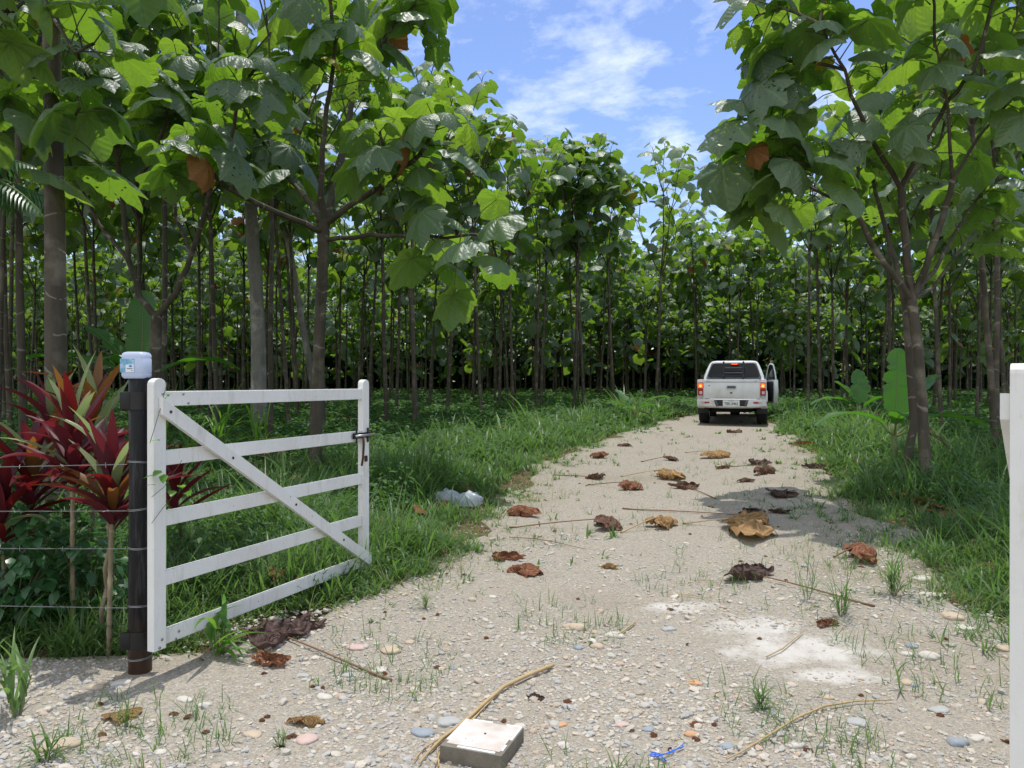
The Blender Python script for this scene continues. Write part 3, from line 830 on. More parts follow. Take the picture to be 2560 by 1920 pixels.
# the tree behind the gate
d1 = 10.6
bt = G(785, 1185)
t2_trunks = [([(bt.x, bt.y, gzf(bt.x, bt.y) - 0.05), P(792, 1000, d1), P(800, 800, d1), P(806, 680, d1), P(812, 550, d1)], [0.105, 0.083, 0.078, 0.075, 0.075])]
t2_limbs = [
    ([P(812, 560, d1), P(867, 520, 10.4), P(930, 480, 10.1), P(989, 438, 9.8), P(1053, 384, 9.6)], 0.05, 0.028, 9),
    ([P(1053, 384, 9.6), P(1085, 330, 9.5), P(1100, 290, 9.4)], 0.026, 0.02, 8),
    ([P(812, 555, d1), P(802, 488, 10.5), P(811, 316, 10.3), P(833, 181, 10.1), P(838, 90, 10.0)], 0.045, 0.022, 11),
    ([P(806, 556, d1), P(770, 500, 10.9), P(718, 443, 11.2), P(680, 380, 11.4)], 0.045, 0.022, 10),
    ([P(806, 580, d1), P(740, 550, 10.2), P(590, 485, 9.6), P(500, 410, 9.2), P(455, 360, 9.0)], 0.045, 0.02, 11),
    ([P(815, 600, d1), P(926, 588, 10.2), P(1020, 590, 9.9), P(1107, 594, 9.6)], 0.034, 0.02, 8),
    ([P(1107, 594, 9.6), P(1180, 585, 9.4), P(1235, 600, 9.3)], 0.02, 0.016, 7),
    ([P(812, 556, d1), P(845, 450, 10.9), P(870, 320, 11.1), P(881, 253, 11.2), P(949, 122, 11.3), P(1012, 0, 11.4)], 0.055, 0.028, 9),
    ([P(1012, 0, 11.4), P(1030, -60, 11.4), P(1090, -70, 11.3)], 0.024, 0.018, 9),
    ([P(949, 122, 11.3), P(990, 60, 11.0), P(1040, 10, 10.8)], 0.024, 0.018, 6),
    ([P(838, 90, 10.0), P(820, -30, 9.8), P(760, -120, 9.7)], 0.026, 0.018, 10),
    ([P(881, 253, 11.2), P(910, 130, 11.8), P(900, 10, 12.0)], 0.026, 0.018, 9),
    ([P(590, 485, 9.6), P(580, 350, 9.3), P(600, 240, 9.1), P(640, 170, 9.0)], 0.026, 0.018, 10),
    ([P(718, 443, 11.2), P(640, 330, 11.3), P(600, 250, 11.4)], 0.026, 0.018, 9),
    ([P(989, 438, 9.8), P(960, 380, 9.4), P(950, 330, 9.2)], 0.02, 0.016, 7),
]
hero("balsa_tree", t2_trunks, t2_limbs, [], HI, HOLEM, "balsa tree rising behind the white gate with long bare limbs", 57, 0.49, 10)

# thick trunk at the left behind the red plants
bt = P(128, 1000, 7.4); 
t1_trunks = [([(bt.x + 0.03, bt.y, gzf(bt.x, bt.y) - 0.05), P(140, 960, 7.4), P(138, 600, 7.4), P(134, 300, 7.4), P(128, 0, 7.4), P(120, -180, 7.4)], [0.12, 0.098, 0.091, 0.083, 0.075, 0.07])]
t1_limbs = [
    ([P(120, -180, 7.4), P(60, -300, 7.0), P(-60, -420, 6.6)], 0.045, 0.022, 11),
    ([P(120, -180, 7.4), P(250, -280, 7.0), P(360, -330, 6.6)], 0.045, 0.022, 11),
    ([P(120, -180, 7.4), P(100, -380, 8.0), P(120, -520, 8.6)], 0.045, 0.022, 11),
    ([P(120, -180, 7.4), P(160, -420, 6.2), P(140, -600, 5.4)], 0.045, 0.022, 11),
    ([P(120, -180, 7.4), Vector((-3.6, 6.9, 6.4)), Vector((-2.7, 6.5, 6.8))], 0.04, 0.02, 12),  # this and next two limbs are unseen, added to shade the red plants
    ([P(120, -180, 7.4), Vector((-3.9, 6.3, 6.4)), Vector((-3.5, 5.9, 6.9))], 0.04, 0.02, 12),
    ([Vector((-3.6, 6.9, 6.4)), Vector((-2.6, 7.2, 6.9)), Vector((-1.9, 7.0, 7.2))], 0.03, 0.02, 12),
    ([P(124, -60, 7.4), P(30, 30, 6.8), P(-40, 20, 6.4)], 0.02, 0.014, 8),
    ([P(128, 40, 7.4), P(190, 130, 7.0), P(235, 110, 6.9)], 0.018, 0.014, 7),
    ([P(134, 290, 7.4), P(160, 320, 7.2), P(200, 270, 7.0)], 0.014, 0.012, 6),
    ([P(134, 330, 7.4), P(60, 320, 7.1), P(20, 280, 6.9)], 0.014, 0.012, 6),
]
hero("balsa_tree", t1_trunks, t1_limbs, [], HI, HOLEM, "thick smooth balsa trunk standing behind the red leaved plants", 71, 0.47, 9, dead=0.02)

# tree with a V fork just behind the black gate post
d4 = 11.3
bt = P(388, 1000, d4)
t4_trunks = [([(bt.x, bt.y, gzf(bt.x, bt.y) - 0.05), P(388, 1000, d4), P(389, 890, d4), P(391, 790, d4)], [0.10, 0.085, 0.08, 0.078])]
t4_limbs = [
    ([P(391, 795, d4), P(350, 740, d4), P(322, 650, 11.2), P(306, 500, 11.0), P(290, 380, 10.9), P(250, 280, 10.7)], 0.05, 0.024, 11),
    ([P(391, 795, d4), P(440, 730, d4), P(480, 640, 11.3), P(520, 500, 11.2), P(540, 390, 11.0), P(520, 300, 10.8)], 0.05, 0.024, 11),
    ([P(306, 500, 11.0), P(380, 400, 10.4), P(420, 290, 10.0), P(400, 220, 9.8)], 0.03, 0.02, 11),
    ([P(322, 650, 11.2), P(250, 560, 11.6), P(190, 450, 11.9), P(170, 380, 12.0)], 0.032, 0.02, 10),
    ([P(480, 640, 11.3), P(440, 540, 11.7), P(430, 430, 12.0), P(450, 330, 12.2)], 0.03, 0.02, 10),
    ([P(290, 380, 10.9), P(330, 250, 11.2), P(320, 150, 11.4)], 0.024, 0.018, 10),
    ([P(520, 300, 10.8), P(470, 200, 10.5), P(440, 150, 10.3)], 0.022, 0.018, 9),
    ([P(250, 280, 10.7), P(210, 180, 10.4), P(190, 110, 10.2)], 0.022, 0.016, 9),
]
hero("balsa_tree", t4_trunks, t4_limbs, [], HI, HOLEM, "balsa tree forking in a wide V just behind the black gate post", 83, 0.50, 9, dead=0.015)

# ------------------------------------------------------------------ the plantation: prototypes, then copies
protos = []
for i in range(9):
    rr = random.Random(200 + i)
    H = rr.uniform(8.5, 9.3); fork = rr.uniform(4.3, 5.3) if i < 6 else rr.uniform(3.2, 4.4)
    tb, cb = tree_meshes(300 + i, H, fork, rr.uniform(0.045, 0.060), MID, leafsize=rr.uniform(0.40, 0.50), nl=6, dead=0.014, lean=0.05, low=(0 if i < 6 else rr.choice([3, 4, 5])))
    root = empty("balsa_tree")
    tb.build('trunk', M['bark'], root); cb.build('crown', LEAFM, root)
    protos.append(root)
used = set()
def plant_tree(x, y, i, rz, sc, label, group, zs=1.0):
    pr = protos[i % len(protos)]
    if i % len(protos) in used: o = copy_tree(pr)
    else: o = pr; used.add(i % len(protos))
    o.location = (x, y, gzf(x, y)); o.rotation_euler = (0, 0, rz); o.scale = (sc, sc, sc * zs)
    tag(o, label, 'tree', group)
    return o
placed = [(-4.45, 7.4), (-2.73, 10.6), (5.0, 9.3), (-5.2, 11.3)]
named = [  # pixel of the foot, or (pixel x, depth)
    (1038, 1078, 0, "slender balsa tree leaning right, first free trunk right of the gate"),
    (1203, 1056, 1, "straight grey balsa trunk beside the road edge grass"),
    (1352, 1022, 2, "balsa tree with pale smooth trunk nearest the bend of the road"),
    (1116, 1040, 3, "thin balsa tree between the gate and the leaning trunk"),
    (966, 1062, 4, "thin straight balsa trunk just right of the gate latch"),
    (1435, 1012, 5, "balsa tree with Y fork behind the small roadside banana"),
    (1462, 1008, 3, "balsa tree right of the Y forked one at the bend"),
    (1535, 1004, 1, "dark trunked balsa tree left of the small roadside banana"),
    (1640, 1006, 4, "balsa tree closest to the left rear of the white truck"),
    (2020, 1040, 2, "balsa tree standing just right of the open truck door"),
    (2052, 1030, 5, "second balsa tree right of the open truck door"),
    (2085, 1000, 0, "balsa tree behind the banana plants right of the truck"),
    (725, 1075, 3, "dark balsa trunk rising behind the gate beside the grey palm trunk"),
    (745, 1055, 1, "balsa trunk leaning right behind the gate next to the palm"),
    (495, 1040, 0, "balsa tree right of the V forked tree behind the gate"),
    (205, 1000, 3, "balsa tree between the thick trunk and the black gate post"),
    (12, 1060, 4, "balsa tree at the far left edge behind the red plants"),
]
rt = random.Random(77)
for px, py, i, lab in named:
    g = G(px, py)
    if g.y > 26: g = Vector(((px - 1280) * 26 / F, 26, 0))
    plant_tree(g.x, g.y, i, rt.uniform(0, 6.28), rt.uniform(0.94, 1.06), lab, "balsa trees in the front rows")
    placed.append((g.x, g.y))

def left_edge(y): return np.interp(y, [6, 10, 14, 17, 20, 25, 30, 36, 45], [-6.5, -5.0, -3.4, -2.0, -1.0, 1.4, 3.9, 6.9, 10.0])
def right_edge(y): return np.interp(y, [6, 9, 14, 20, 26, 32, 38, 45], [8.0, 7.2, 7.0, 9.0, 10.4, 11.6, 11.5, 10])
nback = 0
far_pts = []
for r in range(-37, 39):
    for c in range(0, 36):
        y = 7.5 + c * 2.1 + rt.uniform(-0.4, 0.4)
        x = r * 2.15 + 0.30 * (y - 7.5) + rt.uniform(-0.4, 0.4)
        if abs(x) > 0.70 * y + 1.5: continue
        if left_edge(y) < x < right_edge(y) and y < 39: continue
        if any((x - a) ** 2 + (y - b_) ** 2 < 1.4 ** 2 for a, b_ in placed): continue
        px = 1280 + x * F / y
        if y < 9.5 and -1.0 < x / y < 1.0 and x < 0: continue
        if y > 64: continue
        if y > 20 and rt.random() < 0.16: continue
        if y > 45:
            far_pts.append((x, y)); continue
        i = rt.randrange(6) if y < 28 else rt.randrange(9)
        if x > right_edge(y) - 0.01 and y < 39:
            lab, grp = ("slim balsa tree in the shaded rows right of the road", "balsa trees right of the road")
        elif y >= 33 and 1500 < px < 2050:
            lab, grp = ("small distant balsa tree closing the view behind the white truck", "balsa trees beyond the truck")
        elif px < 900:
            lab, grp = ("slim balsa tree in the dense rows behind the white gate", "balsa trees behind the gate")
        else:
            lab, grp = ("slim balsa tree in the dense rows left of the road bend", "balsa trees left of the road bend")
        plant_tree(x, y, i, rt.uniform(0, 6.28), (rt.uniform(0.90, 1.06) if (y < 27 or rt.random() < 0.5) else rt.uniform(0.55, 0.85)), lab, grp, rt.uniform(0.94, 1.04))
        placed.append((x, y)); nback += 1
for x, y, i, sc in ((10.1, 34.6, 1, 1.0), (11.5, 36.2, 4, 1.02), (12.9, 35.2, 2, 1.0), (8.9, 37.0, 5, 1.03), (10.9, 38.6, 0, 1.05), (12.4, 39.0, 3, 1.02), (9.6, 40.2, 2, 1.0)):
    plant_tree(x, y, i, rt.uniform(0, 6.28), sc, "small distant balsa tree closing the view behind the white truck", "balsa trees beyond the truck")
print("background trees", nback, "far", len(far_pts))

# the farthest rows read as one mass
fb = MB()
lowp = []
for i in range(4):
    tb, cb = tree_meshes(700 + i, 8.6, 3.6, 0.085, LOW, leafsize=0.58, nl=5, dead=0.015, seg=5, lseg=3, low=3)
    lowp.append((tb, cb))
def merge(dst, src, x, y, z, rz, sc, mi_off):
    c, s = math.cos(rz) * sc, math.sin(rz) * sc
    A = np.array([[c, s, 0], [-s, c, 0], [0, 0, sc]])
    v = np.concatenate(src.v) @ A + np.array([x, y, z])
    q = np.concatenate(src.f4) if src.f4 else None; t = np.concatenate(src.f3) if src.f3 else None
    off = dst.n
    dst.v.append(v); dst.uv.append(np.concatenate(src.uv))
    if q is not None: dst.f4.append(q + off); dst.m4.append(np.concatenate(src.m4) + mi_off)
    if t is not None: dst.f3.append(t + off); dst.m3.append(np.concatenate(src.m3) + mi_off)
    dst.n += len(v)
for x, y in far_pts:
    i = rt.randrange(4); rz = rt.uniform(0, 6.28); sc = rt.choice([rt.uniform(0.9, 1.08), rt.uniform(0.5, 0.85)])
    merge(fb, lowp[i][0], x, y, gzf(x, y), rz, sc, 4); merge(fb, lowp[i][1], x, y, gzf(x, y), rz, sc, 0)
o = fb.build("far_plantation", FARM + [M['bark']])
stuff_or(o, "far rows of the balsa plantation merging into one green mass", 'stuff')

# ------------------------------------------------------------------ vectorised blades and leaflets
def blades(mb, base, az, L, w, bend, lean, nseg=4, mi=0, fold=0.0):
    """curved tapering blades; base (n,3)"""
    n = len(base)
    if n == 0: return
    s = np.linspace(0, 1, nseg + 1)
    ang = lean[:, None] + bend[:, None] * s[None]           # angle from vertical
    dl = (L / nseg)[:, None]
    am = 0.5 * (ang[:, 1:] + ang[:, :-1])
    hx = np.concatenate([np.zeros((n, 1)), np.cumsum(np.sin(am) * dl, 1)], 1)
    hz = np.concatenate([np.zeros((n, 1)), np.cumsum(np.cos(am) * dl, 1)], 1)
    ca, sa = np.cos(az)[:, None], np.sin(az)[:, None]
    cx = base[:, 0:1] + hx * ca; cy = base[:, 1:2] + hx * sa; cz = base[:, 2:3] + hz
    prof = np.clip(np.minimum(0.55 + 1.6 * s, 1.0) * (1 - s ** 2.2), 0.03, 1)
    ww = 0.5 * w[:, None] * prof[None]
    ox, oy = -sa * ww, ca * ww
    Lf = np.stack([cx + ox, cy + oy, cz], -1); Rt = np.stack([cx - ox, cy - oy, cz], -1)
    V = np.stack([Lf, Rt], 2).reshape(n, -1, 3)             # n, (nseg+1)*2, 3
    k = np.arange(nseg)
    q0 = np.stack([2 * k, 2 * k + 1, 2 * k + 3, 2 * k + 2], -1)
    Q = q0[None] + (np.arange(n) * (nseg + 1) * 2)[:, None, None]
    U = np.tile(np.stack([np.tile([0, 1], nseg + 1), np.repeat(s, 2)], -1)[None], (n, 1, 1)).reshape(-1, 2)
    mb.add(V.reshape(-1, 3), Q.reshape(-1, 4), None, U, mi)

def leaflets(mb, base, az, tilt, L, w, roll, mi=0):
    """flat-ish pointed leaves: 6-vertex diamonds folded on the midrib"""
    n = len(base)
    if n == 0: return
    prof = np.array([[0, 0, 0], [0.35, 0.5, 0.06], [0.35, -0.5, 0.06], [0.45, 0, 0], [1, 0, -0.12], [0.72, 0.34, 0.02], [0.72, -0.34, 0.02], [0.75, 0, -0.03]])
    V = np.zeros((n, 8, 3))
    V[..., 0] = prof[None, :, 0] * L[:, None]; V[..., 1] = prof[None, :, 1] * w[:, None]; V[..., 2] = prof[None, :, 2] * L[:, None]
    cr_, sr_ = np.cos(roll)[:, None], np.sin(roll)[:, None]
    y = V[..., 1] * cr_ - V[..., 2] * sr_; z = V[..., 1] * sr_ + V[..., 2] * cr_
    ct, st = np.cos(tilt)[:, None], np.sin(tilt)[:, None]
    x2 = V[..., 0] * ct - z * st; z2 = V[..., 0] * st + z * ct
    ca, sa = np.cos(az)[:, None], np.sin(az)[:, None]
    X = x2 * ca - y * sa + base[:, 0:1]; Y = x2 * sa + y * ca + base[:, 1:2]; Z = z2 + base[:, 2:3]
    q0 = np.array([[0, 3, 1, 1], [0, 2, 3, 3], [3, 7, 5, 1], [2, 6, 7, 3]]); t0 = np.array([[0, 3, 1], [0, 2, 3], [7, 4, 5], [6, 4, 7]])
    q0 = q0[2:]
    off = (np.arange(n) * 8)[:, None, None]
    mb.add(np.stack([X, Y, Z], -1).reshape(-1, 3), (q0[None] + off).reshape(-1, 4), (t0[None] + off).reshape(-1, 3), None, mi)

def U_(n, a, b_): return rng.uniform(a, b_, n)

# tall grass along the road edges and round the gate
gb = MB()
BAG = G(990 * 1.15732, 1092 * 1.15732)
def near_bags(x, y):
    return (np.abs(x - BAG.x * y / BAG.y) < 0.30) & (y > BAG.y - 0.5) & (y < BAG.y + 0.1)
def grass_field(n, xa, xb, ya, yb, dens, hmax, hmin, wid):
    n = n // 8
    y = ya * (yb / ya) ** U_(n, 0, 1); x = U_(n, xa, xb)
    d = road_out(x, y)
    cl = 0.5 + 0.5 * np.sin(x * 2.3 + 1.0 + 0.8 * np.sin(y * 1.7)) * np.sin(y * 1.9 + 0.4 + np.sin(x * 1.3))
    cl2 = 0.5 + 0.5 * np.sin(x * 5.1 + 2.0 * np.sin(y * 2.2)) * np.sin(y * 4.3 + 1.0)
    p = dens(x, y, d) * (0.35 + 0.65 * cl2)
    keep = (U_(n, 0, 1) < p) & (np.abs(x) < 0.72 * y + 0.5) & ~near_bags(x, y)
    x, y, d, cl = x[keep], y[keep], d[keep], cl[keep]; n = len(x)
    ht = (hmin + (hmax - hmin) * np.clip((d + 0.1) / 1.3, 0, 1)) * (0.35 + 0.75 * cl) * U_(n, 0.6, 1.3)
    big = (U_(n, 0, 1) < 0.16); ht = ht * np.where(big, 1.35, 1.0)
    ww = wid * U_(n, 0.5, 1.35) * np.clip(y / 7, 0.85, 2.2) * np.where(big, 1.9, 1.0); spread = U_(n, 0.02, 0.07)
    for rep in range(8):
        a = U_(n, 0, 6.28); r = spread * U_(n, 0, 1)
        bx, by = x + r * np.cos(a), y + r * np.sin(a)
        blades(gb, np.stack([bx, by, gz(bx, by) - 0.02], -1), a + U_(n, -0.7, 0.7), ht * U_(n, 0.45, 1.35), ww * U_(n, 0.7, 1.2), U_(n, 0.3, 2.3), U_(n, 0.05, 0.6), 5, 0)
def dn_edge(x, y, d):
    base = np.where(d > 0, np.exp(-np.maximum(d - 1.3, 0) / 0.7) * np.clip(0.30 + d / 0.9, 0, 1), np.exp(d / 0.35) * 0.30)
    return base * np.clip((7.0 / y) ** 0.6, 0, 1) * 1.0
grass_field(230000, -2.6, 3.6, 4.0, 24.0, dn_edge, 0.54, 0.10, 0.0115)
grass_field(240000, 2.6, 9.0, 3.4, 24.0, dn_edge, 0.62, 0.12, 0.0125)
def dn_left(x, y, d): return np.where(d > 0, 0.8, 0.0) * np.clip((6.5 / y) ** 1.2, 0, 1) * np.where(x < -2.1, 0.55, 1.0)
grass_field(150000, -5.5, -0.6, 4.0, 11.0, dn_left, 0.46, 0.12, 0.012)
grass_field(15000, 2.8, 8.0, 3.4, 9.0, lambda x, y, d: np.where(d > 0, 0.75, 0), 0.48, 0.14, 0.0095)
# thin shoots scattered over the gravel
n = 4600
yy = 2.6 * (16 / 2.6) ** U_(n, 0, 1); xx = U_(n, -0.7, 0.72) * yy
cl = np.sin(xx * 3.3 + 0.5) * np.sin(yy * 2.9 + xx)
k = (road_out(xx, yy) < 0) & (cl > 0.15 + 0.3 * U_(n, 0, 1) - 0.35 * np.clip(xx - 1.2, 0, 1.5) * (yy > 3.4))
xx, yy = xx[k], yy[k]
for rep in range(4):
    m = len(xx)
    x2 = xx + rng.normal(0, 0.02, m); y2 = yy + rng.normal(0, 0.02, m)
    blades(gb, np.stack([x2, y2, gz(x2, y2) - 0.01], -1), U_(m, 0, 6.28), U_(m, 0.03, 0.15), U_(m, 0.003, 0.007), U_(m, 0.1, 1.3), U_(m, 0.05, 0.7), 3)
stuff_or(gb.build("grass", M['grass']), "long green grass along both edges of the gravel track", 'stuff')

gb = MB()
n = 26000
yy = 3.6 * (16 / 3.6) ** U_(n, 0, 1); xx = U_(n, -4.5, 6.5)
dd = road_out(xx, yy); k = (dd > -0.45) & (dd < 0.6) & (U_(n, 0, 1) < np.exp(-np.abs(dd) * 3))
xx, yy = xx[k], yy[k]; m = len(xx)
blades(gb, np.stack([xx, yy, gz(xx, yy) - 0.01], -1), U_(m, 0, 6.28), U_(m, 0.06, 0.26), U_(m, 0.003, 0.006), U_(m, 0.3, 1.6), U_(m, 0.2, 1.1), 3)
stuff_or(gb.build("dry_grass", M['grass_dry']), "pale dry grass straws at the edges of the gravel", 'stuff')

# low broadleaf ground cover over the plantation floor
cb = MB()
n = 150000
yy = 4.2 * (58 / 4.2) ** U_(n, 0, 1); xx = U_(n, -0.74, 0.74) * yy
dd = road_out(xx, yy)
pt = np.sin(xx * 0.9 + 1.3) * np.sin(yy * 0.7 + 0.3) + 0.6 * np.sin(xx * 2.3 + yy * 1.1)
rightside = xx > xr(yy)
k = (dd > np.where(yy < 14, 0.95, 0.6)) & ((yy > 8.5) | (xx > 0) | (U_(n, 0, 1) < 0.3)) & (U_(n, 0, 1) < np.where(pt > -0.45, 0.95, 0.35) * np.where(rightside & (yy < 15) & (dd > 1.2), 0.30, 1.0))
k &= ~near_bags(xx, yy)
xx, yy, pt = xx[k], yy[k], pt[k]; m = len(xx)
hh = U_(m, 0.05, 0.26) * (0.75 + 0.35 * np.clip(pt, -1, 1)) + 0.02
lsz = np.clip(0.026 + yy * 0.0048, 0.04, 0.26)
for rep in range(5):
    r_ = lsz * U_(m, 0.2, 1.5); a_ = U_(m, 0, 6.28)
    bx, by = xx + np.cos(a_) * r_, yy + np.sin(a_) * r_
    leaflets(cb, np.stack([bx, by, gz(bx, by) + hh * U_(m, 0.35, 1.05)], -1), a_ + U_(m, -0.7, 0.7), U_(m, -0.6, 0.5), lsz * U_(m, 0.7, 1.4), lsz * U_(m, 0.45, 0.75), U_(m, -0.5, 0.5))
# taller leafy weeds standing among the trunks
n = 5200
yy = 5.0 * (40 / 5.0) ** U_(n, 0, 1); xx = U_(n, -0.74, 0.74) * yy
dd = road_out(xx, yy); pw = np.sin(xx * 1.1 + 2.0) * np.sin(yy * 0.8 + 1.1)
k = (dd > 0.8) & (U_(n, 0, 1) < 0.25 + 0.6 * pw) & ~near_bags(xx, yy)
xx, yy = xx[k], yy[k]; m = len(xx); hw_ = U_(m, 0.22, 0.62); lw = np.clip(0.05 + yy * 0.0035, 0.06, 0.18)
for rep in range(11):
    t_ = 0.25 + 0.75 * rep / 10; a_ = U_(m, 0, 6.28)
    bx, by = xx + np.cos(a_) * 0.03, yy + np.sin(a_) * 0.03
    leaflets(cb, np.stack([bx, by, gz(bx, by) + hw_ * t_], -1), a_, U_(m, -0.7, 0.45), lw * U_(m, 0.7, 1.4) * (1.25 - 0.5 * t_), lw * U_(m, 0.35, 0.65), U_(m, -0.4, 0.4))
stuff_or(cb.build("ground_cover", M['cover']), "low leafy ground cover carpeting the plantation floor", 'stuff')

# thicket closing the back; dark leaf colour stands in for deep shade
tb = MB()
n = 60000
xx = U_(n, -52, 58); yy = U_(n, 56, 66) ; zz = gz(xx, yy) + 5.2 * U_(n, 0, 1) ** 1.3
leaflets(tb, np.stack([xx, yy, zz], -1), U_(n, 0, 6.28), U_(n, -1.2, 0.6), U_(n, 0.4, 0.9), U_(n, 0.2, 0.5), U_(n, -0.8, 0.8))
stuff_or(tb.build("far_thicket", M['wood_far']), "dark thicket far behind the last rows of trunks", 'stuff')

# dead leaves on the shaded floor, too many and too mixed to count
lb = MB()
n = 1500
yy = 5 * (30 / 5) ** U_(n, 0, 1); xx = U_(n, -0.7, 0.72) * yy
dd = road_out(xx, yy); k = (dd > 0.6) & ((xx > xr(yy)) | (U_(n, 0, 1) < 0.45))
xx, yy = xx[k], yy[k]
rd = random.Random(3)
for x, y in zip(xx, yy):
    t = MID[rd.randrange(10)]
    v = t[0].copy(); v[:, 2] = v[:, 2] * rd.uniform(0.6, 1.8) + 0.18 * np.sin(v[:, 0] * 7 + rd.uniform(0, 6)) * np.abs(v[:, 1])
    put_leaf(lb, (v, t[1], t[2], t[3]), (x, y, gzf(x, y) + rd.uniform(0.04, 0.12)), Vector((math.cos(rd.uniform(0, 6.28)), math.sin(rd.uniform(0, 6.28)), 0)).normalized(), rd.uniform(-0.3, 0.3), rd.uniform(0.14, 0.30), rd.uniform(-0.6, 0.6))
n = 150
yy = 2.4 * (13 / 2.4) ** U_(n, 0, 1); xx = U_(n, -0.66, 0.68) * yy
k = road_out(xx, yy) < 0.2
for x, y in zip(xx[k], yy[k]):
    t = MID[rd.randrange(10)]
    v = t[0].copy(); v[:, 2] = v[:, 2] * rd.uniform(1, 3)
    put_leaf(lb, (v, t[1], t[2], t[3]), (x, y, gzf(x, y) + 0.012), Vector((math.cos(rd.uniform(0, 6.28)), math.sin(rd.uniform(0, 6.28)), 0)).normalized(), rd.uniform(-0.2, 0.2), rd.uniform(0.015, 0.05), rd.uniform(-0.6, 0.6))
stuff_or(lb.build("leaf_litter", M['dry_rust']), "brown leaf scraps on the gravel and the shaded floor", 'stuff')
#@@PART2
# ------------------------------------------------------------------ white gates
def Rz(a): return Matrix.Rotation(a, 3, 'Z')
def frame_R(u):
    """columns: along the gate, out of its face towards the road, up"""
    u = u.normalized(); z = Vector((0, 0, 1)); n = u.cross(z)
    return Matrix((u, n, z)).transposed(), u, n

def make_gate(origin, u, bottom, side, length, label, latch):
    """origin: ground point under the hinge end; boards 75 mm; side = +1 when the brace is on the u x z face"""
    root = empty("wooden_gate", origin)
    R, u, n = frame_R(u)
    n = n * side
    def at(a, d, z): return u * a + n * d + Vector((0, 0, z))
    def stile(a0, w, name):
        mb = MB()
        z0, z1 = bottom, bottom + 1.375
        poly = [(0, z0), (w, z0), (w, z1 - w * 0.42)]
        for k in range(1, 8):
            t = PI * k / 8
            poly.append((w / 2 + w / 2 * math.cos(t), z1 - w * 0.42 + w * 0.42 * math.sin(t)))
        poly.append((0, z1 - w * 0.42))
        mb.prism(poly, 'y', -0.0225, 0.0225, bev=0.003)
        V = mb.v[0]
        V[:] = np.array([tuple(u * (a0 + p[0]) + n * p[1] * 1.0 + Vector((0, 0, p[2]))) for p in V])
        o = mb.build(name, M['white'], root, smooth=False)
        bmfix(o)
        return o
    def bmfix(o):
        bm = bmesh.new(); bm.from_mesh(o.data); bmesh.ops.recalc_face_normals(bm, faces=bm.faces[:]); bm.to_mesh(o.data); bm.free()
    stile(0, 0.078, "stile"); stile(length - 0.078, 0.078, "stile")
    zs = [1.2705, 0.967, 0.657, 0.352, 0.052]
    for z in zs:
        mb = MB(); Rr = Matrix((u, n, Vector((0, 0, 1)))).transposed()
        mb.box(at(length / 2, -0.004, bottom + z), (length - 0.152, 0.030, 0.076), Rr, 0.004)
        o = mb.build("rail", M['white'], root, smooth=False); bmfix(o)
    # diagonal brace across the road face: vertical end cuts
    w = 0.043
    a0, a1 = 0.030, length - 0.01
    zt, zb = bottom + 1.235, bottom + 0.052
    poly = [(a0, zt - w), (a1, zb - w), (a1, zb + w), (a0, zt + w)]
    mb = MB(); mb.prism(poly, 'y', 0.0235, 0.052, bev=0.002)
    mb.v[0][:] = np.array([tuple(u * p[0] + n * p[1] + Vector((0, 0, p[2]))) for p in mb.v[0]])
    o = mb.build("brace", M['white'], root, smooth=False); bmfix(o)
    def screw(a, z, d, r=0.007, m='screw', name="screw"):
        mb = MB()
        c = at(a, d, z); mb.tube([c - n * 0.004, c + n * 0.003, c + n * 0.0042], [r, r, r * 0.6], 10)
        mb.build(name, M[m], root)
    slope = (zb - zt) / (a1 - a0)
    for a in (a0 + 0.05, 0.52, 1.07, 1.58):
        screw(min(a, a1 - 0.04), zt + slope * (a - a0), 0.0525, 0.008, 'rust', "bolt_head")
    for a, z in ((0.055, 1.295), (0.058, 1.24), (0.20, 1.293), (0.235, 1.245), (0.10, 1.29)):
        screw(a, bottom + z, 0.0232 if a < 0.078 else 0.0115)
    for a, z in ((0.05, 0.05), (0.035, 0.012), (0.17, 0.055), (0.15, 0.02)):
        screw(a, bottom + z, 0.0232 if a < 0.078 else 0.0115)
    if latch:
        lt = MB(); Rr = Matrix((u, n, Vector((0, 0, 1)))).transposed()
        zc = bottom + 0.967 + 0.005; ac = length - 0.10
        lt.box(at(ac, 0.026, zc), (0.225, 0.006, 0.040), Rr, 0.002)
        lo = lt.build("latch", M['iron'], root, smooth=False); bmfix(lo)
        for s in (-0.075, 0.07):
            k = MB(); k.box(at(ac + s, 0.032, zc), (0.014, 0.008, 0.105), Rr, 0.002); k.build("latch_strap", M['iron'], lo, smooth=False)
        k = MB(); k.tube([at(ac - 0.10, 0.040, zc), at(ac + 0.14, 0.040, zc)], 0.009, 10); k.build("latch_bolt", M['steel'], lo)
        k = MB(); k.tube([at(ac - 0.01, 0.046, zc - 0.01), at(ac - 0.012, 0.050, zc - 0.07), at(ac - 0.022, 0.05, zc - 0.16), at(ac - 0.035, 0.048, zc - 0.215)], [0.009, 0.009, 0.008, 0.008], 8)
        k.build("latch_handle", M['rust'], lo)
        k = MB(); k.box(at(length - 0.045, 0.0245, bottom + 0.80), (0.036, 0.006, 0.042), Rr, 0.006); k.build("keeper_hole", M['rust'], root, smooth=False)
    tag(root, label, 'gate')
    return root
gu = Vector((0.746, 1.79, 0))
g0 = Vector((-1.815, 3.86, 0.0))
make_gate(g0, gu, 0.148, 1, 1.94, "white wooden field gate swung open beside the black post", True)
g1 = Vector((1.625, 2.47, 0.04))
make_gate(g1, Vector((0.605, 0.80, 0)), 0.148, -1, 1.94, "white gate leaf seen end on at the right edge of the view", False)

